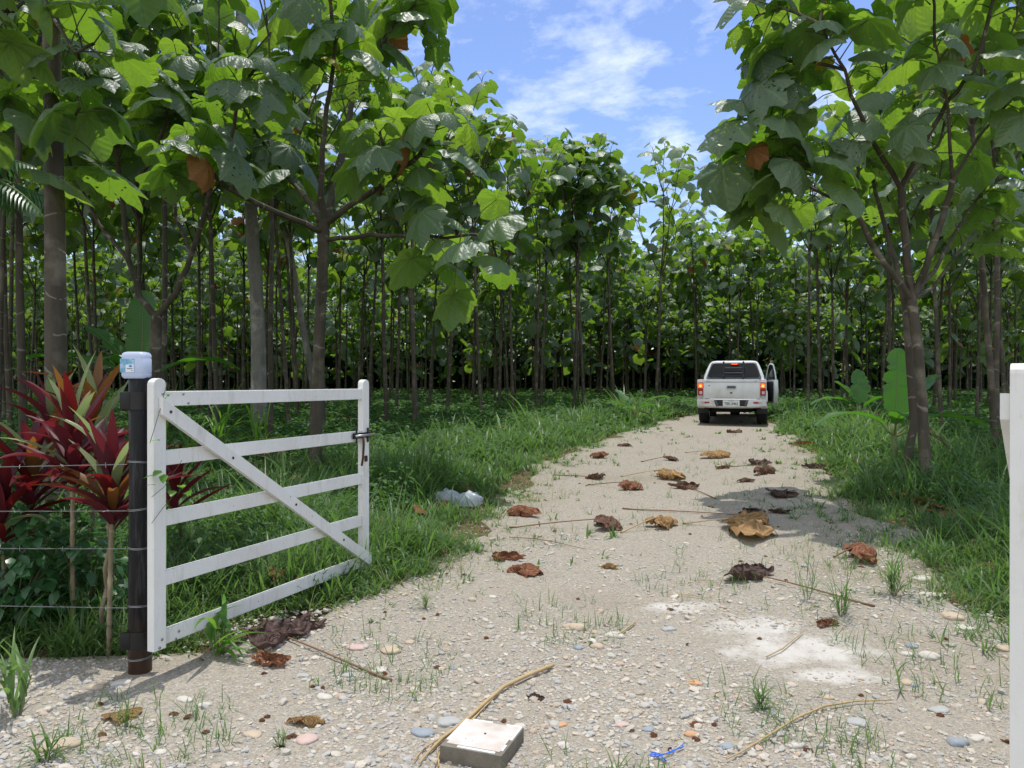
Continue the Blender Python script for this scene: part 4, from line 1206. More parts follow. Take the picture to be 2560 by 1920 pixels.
# posts
def make_post(x, y, h, label, bands=True):
    root = empty("gate_post", (x, y, gzf(x, y)))
    mb = MB(); mb.tube([(0, 0, -0.15), (0, 0, 0.5), (0.004, 0, 1.0), (0.002, 0, h - 0.004), (0.002, 0, h)], [0.057, 0.056, 0.056, 0.056, 0.053], 24)
    mb.build("pole", M['pole'], root)
    for z in (0.17, 1.40):
        b2 = MB()
        b2.tube([(0, 0, z - 0.045), (0, 0, z + 0.045)], 0.061, 24)
        ang = math.atan2(gu.y, gu.x)
        b2.box(Vector((0.075, -0.010, z)), (0.07, 0.05, 0.088), Rz(0.0), 0.004)
        b2.box(Vector((-0.055, -0.045, z)), (0.045, 0.035, 0.088), Rz(0.35), 0.004)
        auto(b2.build("hinge_band", M['iron'], root))
    if bands:
        for z in (1.08, 0.84, 0.645, 0.34, 0.075):
            w = MB()
            for dz in (0, 0.006):
                pts = [(0.0585 * math.cos(a), 0.0585 * math.sin(a), z + dz + 0.006 * math.sin(a + z * 9)) for a in np.linspace(0, 2 * PI, 25)]
                w.tube(pts, 0.0016, 5, False)
            w.build("wire_wrap", M['steel'], root)
    tag(root, label, 'post')
    return root
pp = Vector((-1.925, 3.98, 0))
make_post(pp.x, pp.y, 1.52, "round black steel gate post wrapped with wires, jug on top")
make_post(1.86, 2.46, 1.56, "black steel gate post carrying the gate leaf at the right edge", False)

# barbed wires running left from the post
def barbed(z0, z1, label, grp):
    mb = MB()
    a = Vector((pp.x - 0.055, pp.y - 0.02, z0)); b_ = Vector((-7.5, 4.6, z1))
    n = 46; pts = []
    for i in range(n + 1):
        t = i / n; p = a.lerp(b_, t); p.z -= 0.06 * math.sin(PI * t); pts.append(p)
    for ph in (0, PI):
        tw = [p + Vector((0, math.cos(i * 1.9 + ph), math.sin(i * 1.9 + ph))) * 0.0022 for i, p in enumerate(pts)]
        mb.tube(tw, 0.0008, 4, False)
    for i in range(1, n, 2):
        p = pts[i]
        for k in range(2):
            d = Vector((random.uniform(-0.5, 0.5), random.uniform(-1, 1), random.uniform(-1, 1))).normalized() * 0.014
            mb.tube([p - d, p + d], 0.0009, 3, False)
    tag(mb.build("barbed_wire", M['steel']), label, 'wire', grp)
barbed(1.08, 1.09, "topmost barbed wire strand running left from the black post", "barbed wire strands")
barbed(0.84, 0.90, "second barbed wire strand from the top, left of the black post", "barbed wire strands")
barbed(0.645, 0.70, "third barbed wire strand from the top, left of the black post", "barbed wire strands")
barbed(0.34, 0.42, "lowest barbed wire strand running left from the black post", "barbed wire strands")

# jug upside down on the post
def m_jug():
    t = NT("milky_plastic")
    p = t.bsdf((0.62, 0.68, 0.82), 0.3, 0.5)
    tr = t.node("ShaderNodeBsdfTranslucent"); t.put(tr.inputs[0], (0.75, 0.82, 0.95))
    ms = t.node("ShaderNodeMixShader"); ms.inputs[0].default_value = 0.45
    t.link(p.outputs[0], ms.inputs[1]); t.link(tr.outputs[0], ms.inputs[2])
    return t.done(ms.outputs[0])
M['jug'] = m_jug()
def m_label():
    t = NT("blue_jug_label")
    co = t.coords()
    f = t.noise(co, 22, 3, 0.5, 1.2)
    col = t.ramp(f, [(0.35, (0.10, 0.28, 0.48)), (0.5, (0.20, 0.42, 0.58)), (0.6, (0.42, 0.60, 0.72)), (0.7, (0.16, 0.36, 0.55))])
    return t.done(t.bsdf(col, 0.35, 0.4))
M['label_blue'] = m_label()
M['paper'] = m_simple("sticker_paper", (0.74, 0.76, 0.80), 0.5, 0.3, 0, 0.04)
M['ink_blue'] = m_simple("blue_ink", (0.10, 0.25, 0.60), 0.5, 0.3)
M['ink_dark'] = m_simple("dark_ink", (0.05, 0.05, 0.08), 0.6, 0.2)
jr = empty("plastic_jug", (pp.x - 0.012, pp.y - 0.01, 1.522), math.radians(6))
mb = MB()
def jug_section(w, d, r, z, k=6):
    pts = []
    for cx, cy, a0 in ((w / 2 - r, d / 2 - r, 0), (-w / 2 + r, d / 2 - r, PI / 2), (-w / 2 + r, -d / 2 + r, PI), (w / 2 - r, -d / 2 + r, 1.5 * PI)):
        for i in range(k): pts.append((cx + r * math.cos(a0 + PI / 2 * i / (k - 1)), cy + r * math.sin(a0 + PI / 2 * i / (k - 1)), z))
    return pts
prof = [(0.0, 0.098, 0.02), (0.004, 0.112, 0.026), (0.010, 0.120, 0.028), (0.022, 0.125, 0.03), (0.024, 0.121, 0.028), (0.027, 0.121, 0.028), (0.029, 0.1245, 0.03), (0.102, 0.1245, 0.03), (0.104, 0.120, 0.028), (0.108, 0.120, 0.028),
        (0.110, 0.125, 0.03), (0.118, 0.125, 0.032), (0.128, 0.119, 0.034), (0.134, 0.106, 0.034), (0.137, 0.085, 0.03)]
secs = [jug_section(w, w * 0.96, r, z) for z, w, r in prof]
ns = len(secs[0]); V = [p for s in secs for p in s]; Q = []
for i in range(len(secs) - 1):
    for k in range(ns): Q.append((i * ns + k, i * ns + (k + 1) % ns, (i + 1) * ns + (k + 1) % ns, (i + 1) * ns + k))
T = []
V += [(0, 0, prof[0][0]), (0, 0, prof[-1][0])]
for k in range(ns): T += [(len(V) - 2, (k + 1) % ns, k), (len(V) - 1, (len(secs) - 1) * ns + k, (len(secs) - 1) * ns + (k + 1) % ns)]
mb.add(V, Q, T); mb.build("jug_body", M['jug'], jr)
mb = MB(); mb.box((-0.0235, -0.0612, 0.066), (0.070, 0.0028, 0.068), None, 0.001); lab = mb.build("jug_label", M['label_blue'], jr, smooth=False)
mb = MB(); mb.box((-0.011, -0.0634, 0.051), (0.040, 0.0016, 0.038), None, 0.0004); st = mb.build("sticker", M['paper'], lab, smooth=False)
mb = MB(); mb.tube([(-0.009, -0.0643, 0.063), (-0.009, -0.0651, 0.063)], 0.0055, 14)
mb.v[0][:, 0] = -0.011 + (mb.v[0][:, 0] + 0.009) * 1.5 + 0.004
mb.build("logo_patch", M['ink_blue'], lab)
mb = MB()
for i in range(13): mb.box((-0.024 + i * 0.0022, -0.0646, 0.050), (0.0008 if i % 3 else 0.0014, 0.0006, 0.005))
mb.box((-0.006 + 0.006, -0.0646, 0.0405), (0.008, 0.0006, 0.0022))
mb.build("print_marks", M['ink_dark'], lab, smooth=False)
mb = MB(); mb.add([(-0.060, -0.02, 0.113), (-0.078, -0.025, 0.121), (-0.062, -0.03, 0.106), (-0.058, -0.045, 0.112)], [(0, 1, 2, 3)]); mb.build("torn_flap", M['paper'], jr)
tag(jr, "clear plastic jug with blue label turned upside down on the black post", 'jug')

# ------------------------------------------------------------------ strap leaved plants (vectorised one blade at a time)
def strap(mb, base, az, L, w, lean, bend, nseg=9, mi=0, fold=0.25, prof='lance', wav=0.0):
    s = np.linspace(0, 1, nseg + 1)
    if prof == 'lance': pw = np.sin(PI * np.clip(s, 0, 1) ** 0.75) ** 0.8 * 0.97 + 0.03 * (1 - s)
    elif prof == 'banana': pw = np.clip(np.sin(PI * np.clip(s * 0.94 + 0.05, 0, 1)) ** 0.45, 0.02, 1)
    else: pw = np.clip(np.minimum(0.5 + 2 * s, 1) * (1 - s ** 2), 0.02, 1)
    ang = lean + bend * s
    am = 0.5 * (ang[1:] + ang[:-1])
    hx = np.concatenate([[0], np.cumsum(np.sin(am)) * L / nseg]); hz = np.concatenate([[0], np.cumsum(np.cos(am)) * L / nseg])
    d = np.array([math.cos(az), math.sin(az), 0]); side = np.array([-math.sin(az), math.cos(az), 0])
    C_ = np.array(base)[None] + hx[:, None] * d + hz[:, None] * np.array([0, 0, 1.0])
    nrm = -np.cos(ang)[:, None] * d + np.sin(ang)[:, None] * np.array([0, 0, 1.0])
    hw = 0.5 * w * pw
    ed = nrm * (fold * hw)[:, None]
    ph = random.uniform(0, 6)
    wv = nrm * (wav * w * np.sin(s * 17 + ph))[:, None]
    hl, hr = hw.copy(), hw.copy()
    if prof == 'banana':
        rr_ = random.Random(int(1000 * az + 77 * L)); hl *= [rr_.choice([1, 1, 0.95, 0.7]) for _ in s]; hr *= [rr_.choice([1, 1, 0.95, 0.72]) for _ in s]
    A = C_ + side * hl[:, None] + ed + wv; B = C_ - side * hr[:, None] + ed - wv
    V = np.stack([A, C_, B], 1).reshape(-1, 3)
    U = np.stack([np.stack([np.zeros_like(s), s], -1), np.stack([np.full_like(s, .5), s], -1), np.stack([np.ones_like(s), s], -1)], 1).reshape(-1, 2)
    Q = []
    for i in range(nseg):
        o = 3 * i
        Q += [(o, o + 1, o + 4, o + 3), (o + 1, o + 2, o + 5, o + 4)]
    mb.add(V, Q, None, U, mi)

REDM = [M['red'], M['maroon'], M['bronze'], M['cream']]
def cordyline(foot, crown, n, L, weights, label, seed, spread=1.0, extra_foot=None):
    rd = random.Random(seed)
    root = empty("red_cordyline", foot)
    f = Vector((0, 0, -0.05)); c = crown - foot
    mb = MB()
    m1 = f.lerp(c, 0.5) + Vector((rd.uniform(-0.03, 0.03), 0.01, 0))
    k = 26; pts = []; rad = []
    for i in range(k + 1):
        t = i / k; p = f * (1 - t) ** 2 + m1 * 2 * t * (1 - t) + c * t * t
        pts.append(p); rad.append(0.013 + 0.0035 * (i % 2) - 0.003 * t)
    mb.tube(pts, rad, 8, False)
    if extra_foot is not None:
        e = extra_foot - foot
        mb.tube([e + (c - e) * (i / 20) * 0.97 + Vector((0, 0.02 * math.sin(i), 0)) for i in range(21)], [0.011 + 0.003 * (i % 2) for i in range(21)], 8, False)
    mb.build("stem", M['stem_ring'], root)
    lb = MB()
    for i in range(n):
        t = i / n
        p = c + Vector((0, 0, 0.30 * (t - 0.6)))
        lean = (1.25 - 1.1 * t + rd.uniform(-0.2, 0.2)) * spread
        mi = rd.choices([0, 1, 2, 3], weights)[0]
        if t > 0.75 and rd.random() < 0.18: mi = 3
        strap(lb, p, i * 2.4 + rd.uniform(-0.3, 0.3), L * rd.uniform(0.75, 1.25), rd.uniform(0.055, 0.092), lean * 0.70, rd.uniform(0.1, 1.5), 10, mi, 0.5, 'lance', 0.02)
    lb.build("foliage", REDM, root)
    tag(root, label, 'plant', "red leaved plants behind the barbed wire")
    return root
cordyline(G(184, 1600), P(184, 1150, 4.5), 32, 0.46, (5, 4, 1, 1), "crimson leaved plant on a ringed stem, middle of the red clump", 1)
cordyline(G(80, 1545), P(80, 1215, 4.8), 30, 0.50, (4, 5, 2, 1), "red plant at the left of the clump with pink streaked leaves", 2)
cordyline(G(272, 1640), P(282, 1250, 4.3), 32, 0.46, (2, 7, 1, 1), "maroon plant with two ringed stems right beside the black post", 3, 0.8, G(250, 1610))
cordyline(G(20, 1560), P(5, 1290, 4.6), 26, 0.42, (3, 5, 1, 1), "low maroon plant at the left edge behind the wires", 4)
cordyline(G(455, 1380), P(440, 1235, 5.6), 14, 0.42, (3, 6, 2, 0), "small red plant seen through the hinge end of the gate", 5)
cordyline(G(215, 1480), P(240, 1080, 5.2), 16, 0.50, (2, 4, 5, 3), "bronze and cream leaved plant rising behind the crimson one", 6, 0.55)
cordyline(G(100, 1480), P(130, 1080, 5.3), 14, 0.52, (2, 3, 3, 5), "cream green striped plant behind the left red plants", 7, 0.5)

# dark leafy shrubs under them
def shrub(px, py, h, r, n, label, seed, mat='shrub', lsize=(0.06, 0.12)):
    rd_ = np.random.default_rng(seed)
    g = G(px, py); root = empty("leafy_shrub", g)
    st = MB(); rd = random.Random(seed)
    for i in range(9):
        a = rd.uniform(0, 6.28); e = Vector((math.cos(a) * r * 0.7, math.sin(a) * r * 0.7, h * rd.uniform(0.6, 0.95)))
        st.tube([Vector((0, 0, -0.03)), e * 0.5 + Vector((0, 0, 0.05)), e], [0.006, 0.005, 0.003], 5, False)
    st.build("stems", M['petiole'], root)
    a = rd_.uniform(0, 6.28, n); rr = r * np.sqrt(rd_.uniform(0.02, 1, n)); zz = h * rd_.uniform(0.12, 1.0, n)
    rr = rr * (0.55 + 0.45 * np.sin(PI * zz / h / 1.1))
    lf = MB(); L = rd_.uniform(lsize[0], lsize[1], n)
    leaflets(lf, np.stack([rr * np.cos(a), rr * np.sin(a), zz], -1), a + rd_.uniform(-0.8, 0.8, n), rd_.uniform(-1.0, 0.3, n), L, L * 0.62, rd_.uniform(-0.6, 0.6, n))
    lf.build("leaves", M[mat], root)
    tag(root, label, 'shrub', "leafy shrubs along the wire fence")
shrub(120, 1560, 0.75, 0.30, 240, "dark green broadleaf shrub tangled between the red plant stems", 11)
shrub(30, 1590, 0.60, 0.32, 240, "dark broadleaf shrub at the left edge under the wires", 12)
shrub(225, 1570, 0.55, 0.25, 150, "small dark shrub in front of the two ringed stems", 13)
shrub(-60, 1520, 0.9, 0.45, 300, "tall dark shrub at the extreme left of the fence line", 14)

# ------------------------------------------------------------------ banana plants
def banana(foot, scale, leaves, label, seed, stem_h=0.4):
    rd = random.Random(seed)
    root = empty("banana_plant", foot)
    mb = MB(); mb.tube([(0, 0, -0.05), (0.01, 0, stem_h * 0.5), (0, 0, stem_h), (0, 0, stem_h + 0.12)], [0.06 * scale, 0.05 * scale, 0.04 * scale, 0.025 * scale], 10)
    mb.build("stem", M['banana_stem'], root)
    for az, L, w, lean, bend, dead in leaves:
        lb = MB()
        dv = Vector((math.cos(az), math.sin(az), 0))
        e = Vector((0, 0, stem_h)) + (dv * math.sin(lean) + UP * math.cos(lean)) * 0.22 * scale
        lb.tube([Vector((0, 0, stem_h - 0.08)), e], [0.022 * scale, 0.014 * scale], 7, False, 1)
        strap(lb, e, az, L * scale, w * scale, lean, bend, 22, 0, 0.28, 'banana', 0.03)
        # raised midrib
        s = np.linspace(0, 0.96, 14); ang = lean + bend * s
        pts = []; p = e.copy(); st = L * scale * 0.96 / 13
        for a_ in ang:
            pts.append(p.copy()); p = p + (dv * math.sin(a_) + UP * math.cos(a_)) * st
        lb.tube(pts, list(np.linspace(0.010 * scale, 0.002, 14)), 5, False, 1)
        lb.build("leaf_blade", [M['dry_brown'] if dead else M['banana'], M['banana_stem']], root)
    tag(root, label, 'banana plant', "banana plants among the balsa trees")
    return root
banana(G(2150, 1070), 0.85, [(1.75, 0.95, 0.60, 0.06, 0.15, 0), (2.6, 0.85, 0.55, 0.45, 0.6, 0), (3.1, 1.25, 0.34, 0.9, 1.3, 0), (0.1, 1.25, 0.34, 0.9, 1.3, 0), (5.2, 1.0, 0.32, 0.9, 0.8, 0), (3.4, 0.7, 0.22, 1.5, 1.1, 1), (0.4, 0.7, 0.22, 1.5, 1.1, 1)], "banana plant with bright upright leaf left of the twin stemmed tree", 1)
banana(P(2235, 1150, 10.8) * 1.0, 0.92, [(1.75, 1.05, 0.60, -0.10, 0.1, 0), (3.2, 1.1, 0.32, 1.0, 1.2, 0), (0.55, 1.3, 0.36, 0.7, 0.6, 0), (-0.1, 1.2, 0.34, 1.1, 1.0, 0), (4.4, 0.9, 0.30, 1.0, 0.8, 0), (5.6, 0.7, 0.2, 1.5, 1.2, 1)], "banana plant partly hidden by the twin stemmed tree trunk", 2)
banana(G(1585, 1060), 0.72, [(2.2, 1.0, 0.30, 0.75, 0.35, 0), (0.0, 1.15, 0.28, 0.8, 0.9, 0), (3.3, 0.8, 0.26, 1.0, 0.7, 0), (5.5, 0.8, 0.26, 1.1, 0.6, 0), (4.2, 0.7, 0.26, 1.2, 0.6, 0), (5.9, 0.5, 0.2, 1.6, 1.0, 1)], "small banana plant on the left verge before the truck", 3, 0.3)
gbn = P(355, 905, 12.2); gbn.z = gzf(gbn.x, gbn.y)
banana(gbn, 1.25, [(1.7, 1.0, 0.42, 0.02, 0.12, 0), (2.7, 1.2, 0.34, 0.75, 0.5, 0), (3.15, 1.4, 0.32, 1.0, 0.85, 0), (0.6, 1.1, 0.32, 0.9, 1.2, 0), (4.6, 1.0, 0.3, 0.9, 1.2, 0)], "banana plant with dark leaves rising behind the plastic jug", 4, 1.15)

# cane grass clumps behind the gate
def cane(foot, n, h, label, seed, w=0.035, grp="tall cane clumps behind the gate", mat='cane', spread=1.0):
    rd = random.Random(seed)
    root = empty("cane_grass", foot)
    st = MB(); lf = MB()
    for s in range(max(2, n // 6)):
        a = rd.uniform(0, 6.28); top = Vector((math.cos(a) * 0.12, math.sin(a) * 0.12, h * rd.uniform(0.35, 0.55)))
        ft = Vector((math.cos(a) * 0.05, math.sin(a) * 0.05, -0.03))
        st.tube([ft, (ft + top) / 2, top], [0.010, 0.009, 0.006], 6, False)
        for i in range(6):
            t = 0.3 + 0.7 * i / 5
            p = ft.lerp(top, t)
            strap(lf, p, i * 2.8 + rd.uniform(-0.6, 0.6), h * rd.uniform(0.5, 0.8), w * rd.uniform(0.7, 1.3), rd.uniform(0.1, 0.6) * spread, rd.uniform(0.3, 1.9), 10, 0, 0.3, 'grass')
    st.build("stems", M['banana_stem'], root); lf.build("blades", M[mat], root)
    tag(root, label, 'cane grass', grp)
cane(G(545, 1170), 26, 1.25, "tallest cane clump seen through the top gate opening", 1)
cane(G(650, 1150), 18, 1.05, "cane clump in the middle of the upper gate opening", 2)
cane(G(480, 1180), 14, 1.0, "cane clump nearest the hinge end of the gate", 3)
cane(G(400, 1210), 12, 1.45, "cane clump standing behind the black gate post", 4)
# broad grass plants on the gravel
def tuft(foot, n, L, w, label, seed, mat='grass', lean=(0.1, 1.1), bend=(0.4, 1.8), tilt=None, grp="grass plants on the gravel"):
    rd = random.Random(seed)
    root = empty("grass_tuft", foot)
    lf = MB(); st = MB()
    nst = max(1, n // 5)
    for q_ in range(nst):
        a = rd.uniform(0, 6.28); e = Vector((math.cos(a), math.sin(a), 0)) * rd.uniform(0.1, 0.3) * L + UP * L * rd.uniform(0.25, 0.5)
        if tilt is not None: e += Vector(tilt) * L
        f0 = Vector((math.cos(a) * 0.012, math.sin(a) * 0.012, -0.01))
        st.tube([f0, f0.lerp(e, 0.5) + UP * 0.03 * L, e], [w * 0.16, w * 0.14, w * 0.08], 5, False)
        for i in range(5):
            t = (i + 0.4) / 5
            p = f0.lerp(e, t)
            strap(lf, p, rd.uniform(0, 6.28), L * rd.uniform(0.5, 1.0), w * rd.uniform(0.6, 1.15), rd.uniform(*lean), rd.uniform(*bend), 9, 0, 0.35, 'grass')
    st.build("stems", M['banana_stem'], root); lf.build("blades", M[mat], root)
    tag(root, label, 'grass tuft', grp)
tuft(G(548, 1640), 20, 0.36, 0.036, "bright broad bladed grass plant on the gravel before the gate", 5, 'cane', (0.5, 1.3), (0.5, 1.6))
tuft(G(40, 1790), 16, 0.42, 0.026, "broad bladed grass plant at the left edge of the gravel", 6, 'grass', (0.1, 0.7), (0.3, 1.6))
tuft(G(1905, 1775), 40, 0.15, 0.009, "short green grass tuft below the white lime spill", 7, 'grass', (0.2, 1.3))
tuft(G(2255, 1735), 8, 0.26, 0.014, "upright grass shoot beside the white stones at the right", 8, 'grass', (0.05, 0.6))
tuft(G(2105, 1540), 40, 0.32, 0.009, "grass tuft shading the curled leaf right of the road", 9, 'grass', (0.05, 0.7))
tuft(G(2235, 1490), 50, 0.36, 0.010, "tall grass tuft growing on the gravel near the right verge", 10, 'grass', (0.05, 0.8))
tuft(G(2020, 1500), 26, 0.30, 0.006, "wispy grass tuft left of the one shading the curled leaf", 11, 'grass', (0.05, 0.6))
tuft(G(700, 1870), 20, 0.09, 0.006, "tiny grass tuft left of the white tile block", 12, 'grass')
tuft(G(110, 1905), 26, 0.16, 0.012, "grass tuft in the bottom left corner of the gravel", 13, 'grass')
tuft(G(2330, 1420), 50, 0.40, 0.010, "tall grass tuft at the verge edge below the pale rock", 14, 'grass', (0.05, 0.9))
tuft(G(1700, 1395), 14, 0.20, 0.005, "thin weed stem on the gravel right of the centre leaves", 15, 'grass', (0.05, 0.6))
tuft(G(320, 1820), 24, 0.16, 0.008, "low weed patch on the left foreground gravel", 16, 'grass')
tuft(G(1070, 1520), 30, 0.16, 0.006, "fine grass tuft at the road side of the gate end", 17, 'grass')
tuft(G(1150, 1370), 40, 0.26, 0.007, "yellowish grass tuft on the left margin beyond the gate", 18, 'grass')

# ------------------------------------------------------------------ pickup truck
def m_car():
    t = NT("dusty_white_car_paint"); co = t.coords()
    sx = t.node("ShaderNodeSeparateXYZ"); t.link(co, sx.inputs[0])
    n = t.noise(co, 5.0, 6, 0.65)
    f = t.math('MULTIPLY', t.math('SUBTRACT', t.math('ADD', 0.80, t.math('MULTIPLY', n, 0.5)), sx.outputs[2], clamp=True), t.math('MULTIPLY_ADD', n, 1.8, -0.1, clamp=True), clamp=True)
    f = t.math('ADD', f, t.math('MULTIPLY', t.math('SUBTRACT', t.noise(co, 2.3, 6, 0.7), 0.5, clamp=True), 0.7), clamp=True)
    col = t.mix(f, (0.71, 0.72, 0.74), (0.36, 0.31, 0.24))
    return t.done(t.bsdf(col, t.math('MULTIPLY_ADD', f, 0.5, 0.28), 0.5, 0, None, Coat_Weight=0.4, Coat_Roughness=0.12))
M['car'] = m_car()
M['car_clean'] = m_simple("white_car_paint", (0.72, 0.73, 0.75), 0.28, 0.5, 0, 0.04, 2.0, 0, Coat_Weight=0.5, Coat_Roughness=0.08)
M['glass'] = m_simple("cab_shade_glass", (0.008, 0.009, 0.010), 0.06, 0.22, 0, 0.1)  # opaque pane; darkness of the cab interior is put into its colour
M['tyre'] = m_simple("tyre_rubber", (0.022, 0.021, 0.020), 0.85, 0.2, 0, 0.5, 14, 0.3)
M['blackplastic'] = m_simple("black_plastic", (0.020, 0.020, 0.022), 0.55, 0.4)
M['greyplastic'] = m_simple("grey_plastic", (0.10, 0.105, 0.12), 0.5, 0.4)
M['rim'] = m_simple("alloy_rim", (0.45, 0.46, 0.47), 0.35, 0.5, 0.8)
M['redlens'] = m_simple("red_lens", (0.32, 0.012, 0.012), 0.15, 0.5)
M['clearlens'] = m_simple("clear_lens", (0.50, 0.40, 0.40), 0.15, 0.6)
M['under'] = m_simple("dark_underbody", (0.012, 0.012, 0.012), 0.9, 0.1)
M['plate'] = m_simple("number_plate", (0.68, 0.69, 0.68), 0.45, 0.4, 0, 0.03)
M['trim'] = m_simple("door_trim", (0.035, 0.035, 0.04), 0.7, 0.3)
def m_emit(name, col, s):
    t = NT(name)
    e = t.node("ShaderNodeEmission"); t.put(e.inputs[0], col); e.inputs[1].default_value = s
    return t.done(e.outputs[0])
M['lit'] = m_emit("lit_brake_lamp", (1.0, 0.10, 0.02), 1.5)
M['litcore'] = m_emit("lit_lamp_core", (1.0, 0.30, 0.06), 2.2)
tg = Vector(((1580 * 1.15732 - 1280) * 18.5 / F, 18.5, 0)); tg.z = gzf(tg.x, tg.y)
tr = empty("pickup_truck", tg, -math.radians(18.0))
tag(tr, "white double cab pickup truck parked on the track with its right front door open", 'pickup truck')
def part(name, mb, mat, parent=tr, smooth=True, ang=35):
    o = mb.build(name, M[mat], parent, smooth)
    bm = bmesh.new(); bm.from_mesh(o.data); bmesh.ops.recalc_face_normals(bm, faces=bm.faces[:]); bm.to_mesh(o.data); bm.free()
    return auto(o, ang)
def arch(cy, r, z0, n=9, rev=False):
    pts = [(cy + r * math.cos(PI - PI * i / (n - 1)), 0.36 + r * math.sin(PI - PI * i / (n - 1))) for i in range(n)]
    return pts
side = [(0.02, 0.52), (0.55, 0.50)] + arch(1.05, 0.44, 0.5) + [(1.55, 0.47), (3.42, 0.45)] + arch(4.0, 0.43, 0.5) + [(4.55, 0.45), (4.85, 0.5), (4.92, 0.85), (4.75, 1.02), (3.6, 1.10), (0.02, 1.115)]
for sgn in (-1, 1):
    mb = MB(); mb.prism(side, 'x', sgn * 0.66, sgn * 0.805, bev=0.028)
    part("body_side", mb, 'car')
    fl = MB()
    fl.tube([(sgn * 0.80, 1.05 + 0.455 * math.cos(a), 0.36 + 0.455 * math.sin(a)) for a in np.linspace(0.1, PI - 0.1, 14)], 0.03, 8)
    part("wheel_arch", fl, 'car')
mb = MB(); mb.box((0, 0.80, 0.60), (1.34, 1.46, 0.05)); mb.box((0, 1.52, 0.86), (1.34, 0.05, 0.5)); part("cargo_bed", mb, 'car', smooth=False)
mb = MB(); mb.box((0, 4.2, 0.80), (1.36, 1.3, 0.50), None, 0.06); part("hood", mb, 'car')
mb = MB(); mb.box((0, 2.55, 0.72), (1.36, 1.95, 0.46)); part("cabin_floor", mb, 'under', smooth=False)
mb = MB(); mb.box((0, 2.4, 0.40), (0.95, 4.4, 0.16)); mb.tube([(-0.72, 1.05, 0.36), (0.72, 1.05, 0.36)], 0.05, 8); mb.box((0.05, 1.05, 0.34), (0.24, 0.28, 0.24), None, 0.06); mb.tube([(0.3, 0.15, 0.33), (0.3, 1.6, 0.36)], 0.03, 8)
part("chassis", mb, 'under')
# cab upper as a loft of rounded frames (rear face y, front face y, half width) by height
levels = [(1.09, 1.46, 3.62, 0.765), (1.22, 1.50, 3.48, 0.745), (1.36, 1.56, 3.22, 0.695), (1.48, 1.62, 2.98, 0.645), (1.555, 1.68, 2.82, 0.605), (1.60, 1.76, 2.70, 0.555), (1.617, 1.92, 2.50, 0.46)]
secs = []
for z, y0, y1, hw in levels:
    r = 0.10; k = 5; pts = []
    for cx, cy, a0 in ((hw - r, y1 - r, 0), (-hw + r, y1 - r, PI / 2), (-hw + r, y0 + r, PI), (hw - r, y0 + r, 1.5 * PI)):
        for i in range(k): pts.append((cx + r * math.cos(a0 + PI / 2 * i / (k - 1)), cy + r * math.sin(a0 + PI / 2 * i / (k - 1)), z))
    secs.append(pts)
mb = MB(); ns = len(secs[0]); V = [p for s in secs for p in s]; Q = []; T = []
for i in range(len(secs) - 1):
    for k in range(ns): Q.append((i * ns + k, i * ns + (k + 1) % ns, (i + 1) * ns + (k + 1) % ns, (i + 1) * ns + k))
V.append((0, 2.2, 1.622))
for k in range(ns): T.append((len(V) - 1, (len(secs) - 1) * ns + k, (len(secs) - 1) * ns + (k + 1) % ns))
mb.add(V, Q, T); part("cab", mb, 'car', ang=50)
def rear_y(z): return float(np.interp(z, [l[0] for l in levels], [l[1] for l in levels]))
def halfw(z): return float(np.interp(z, [l[0] for l in levels], [l[3] for l in levels]))
def pane(name, poly, off, mat='glass', parent=tr):
    """polygon of (x, z) on the rear face of the cab"""
    m2 = MB(); bm = bmesh.new()
    vs = [bm.verts.new((x, rear_y(z) - off, z)) for x, z in poly]; bm.faces.new(vs)
    r_ = bmesh.ops.extrude_face_region(bm, geom=bm.faces[:]); bmesh.ops.translate(bm, vec=(0, 0.012, 0), verts=[g for g in r_['geom'] if isinstance(g, bmesh.types.BMVert)])
    bmesh.ops.recalc_face_normals(bm, faces=bm.faces[:])
    m2.bm(bm); return part(name, m2, mat, parent, smooth=False)
def rounded(x0b, x1b, x0t, x1t, z0, z1, r=0.05):
    c = [(x0b, z0), (x1b, z0), (x1t, z1), (x0t, z1)]; out = []
    for i in range(4):
        p = Vector(c[i]); a = (Vector(c[i - 1]) - p).normalized(); b_ = (Vector(c[(i + 1) % 4]) - p).normalized()
        for t in np.linspace(0, 1, 6):
            q = (p + a * r) * (1 - t) ** 2 + p * 2 * t * (1 - t) + (p + b_ * r) * t * t
            out.append((q.x, q.y))
    return out
rf = pane("rear_window_frame", rounded(-0.70, 0.70, -0.555, 0.555, 1.115, 1.575, 0.07), 0.034, 'greyplastic')
rw = pane("rear_window", rounded(-0.655, 0.655, -0.525, 0.525, 1.185, 1.545, 0.06), 0.048, 'glass')
mb = MB(); mb.box((0.02, rear_y(1.515) - 0.066, 1.518), (0.20, 0.03, 0.036), None, 0.006); bl = part("high_brake_light", mb, 'redlens')
mb = MB(); mb.box((0.02, rear_y(1.515) - 0.083, 1.518), (0.15, 0.006, 0.020), None, 0.002); part("lit_strip", mb, 'lit', bl)
for sgn in (-1, 1):       # side glass
    bm = bmesh.new(); m2 = MB()
    pts = [(1.66, 1.14), (3.30, 1.14), (2.78, 1.53), (1.86, 1.53)]
    vs = [bm.verts.new((sgn * (halfw(z) + 0.004), y, z)) for y, z in pts]; bm.faces.new(vs); m2.bm(bm)
    part("side_window", m2, 'glass', smooth=False)
# guard bars in front of the rear window
mb = MB()
for x in (-0.245, 0.245): mb.box((x, 1.43, 1.335), (0.045, 0.03, 0.50), None, 0.008)
mb.box((0, 1.44, 1.105), (1.36, 0.05, 0.035), None, 0.008)
for z in (1.29, 1.42): mb.tube([(-0.245, 1.445, z), (0.245, 1.445, z)], 0.008, 6)
part("window_guard", mb, 'blackplastic')
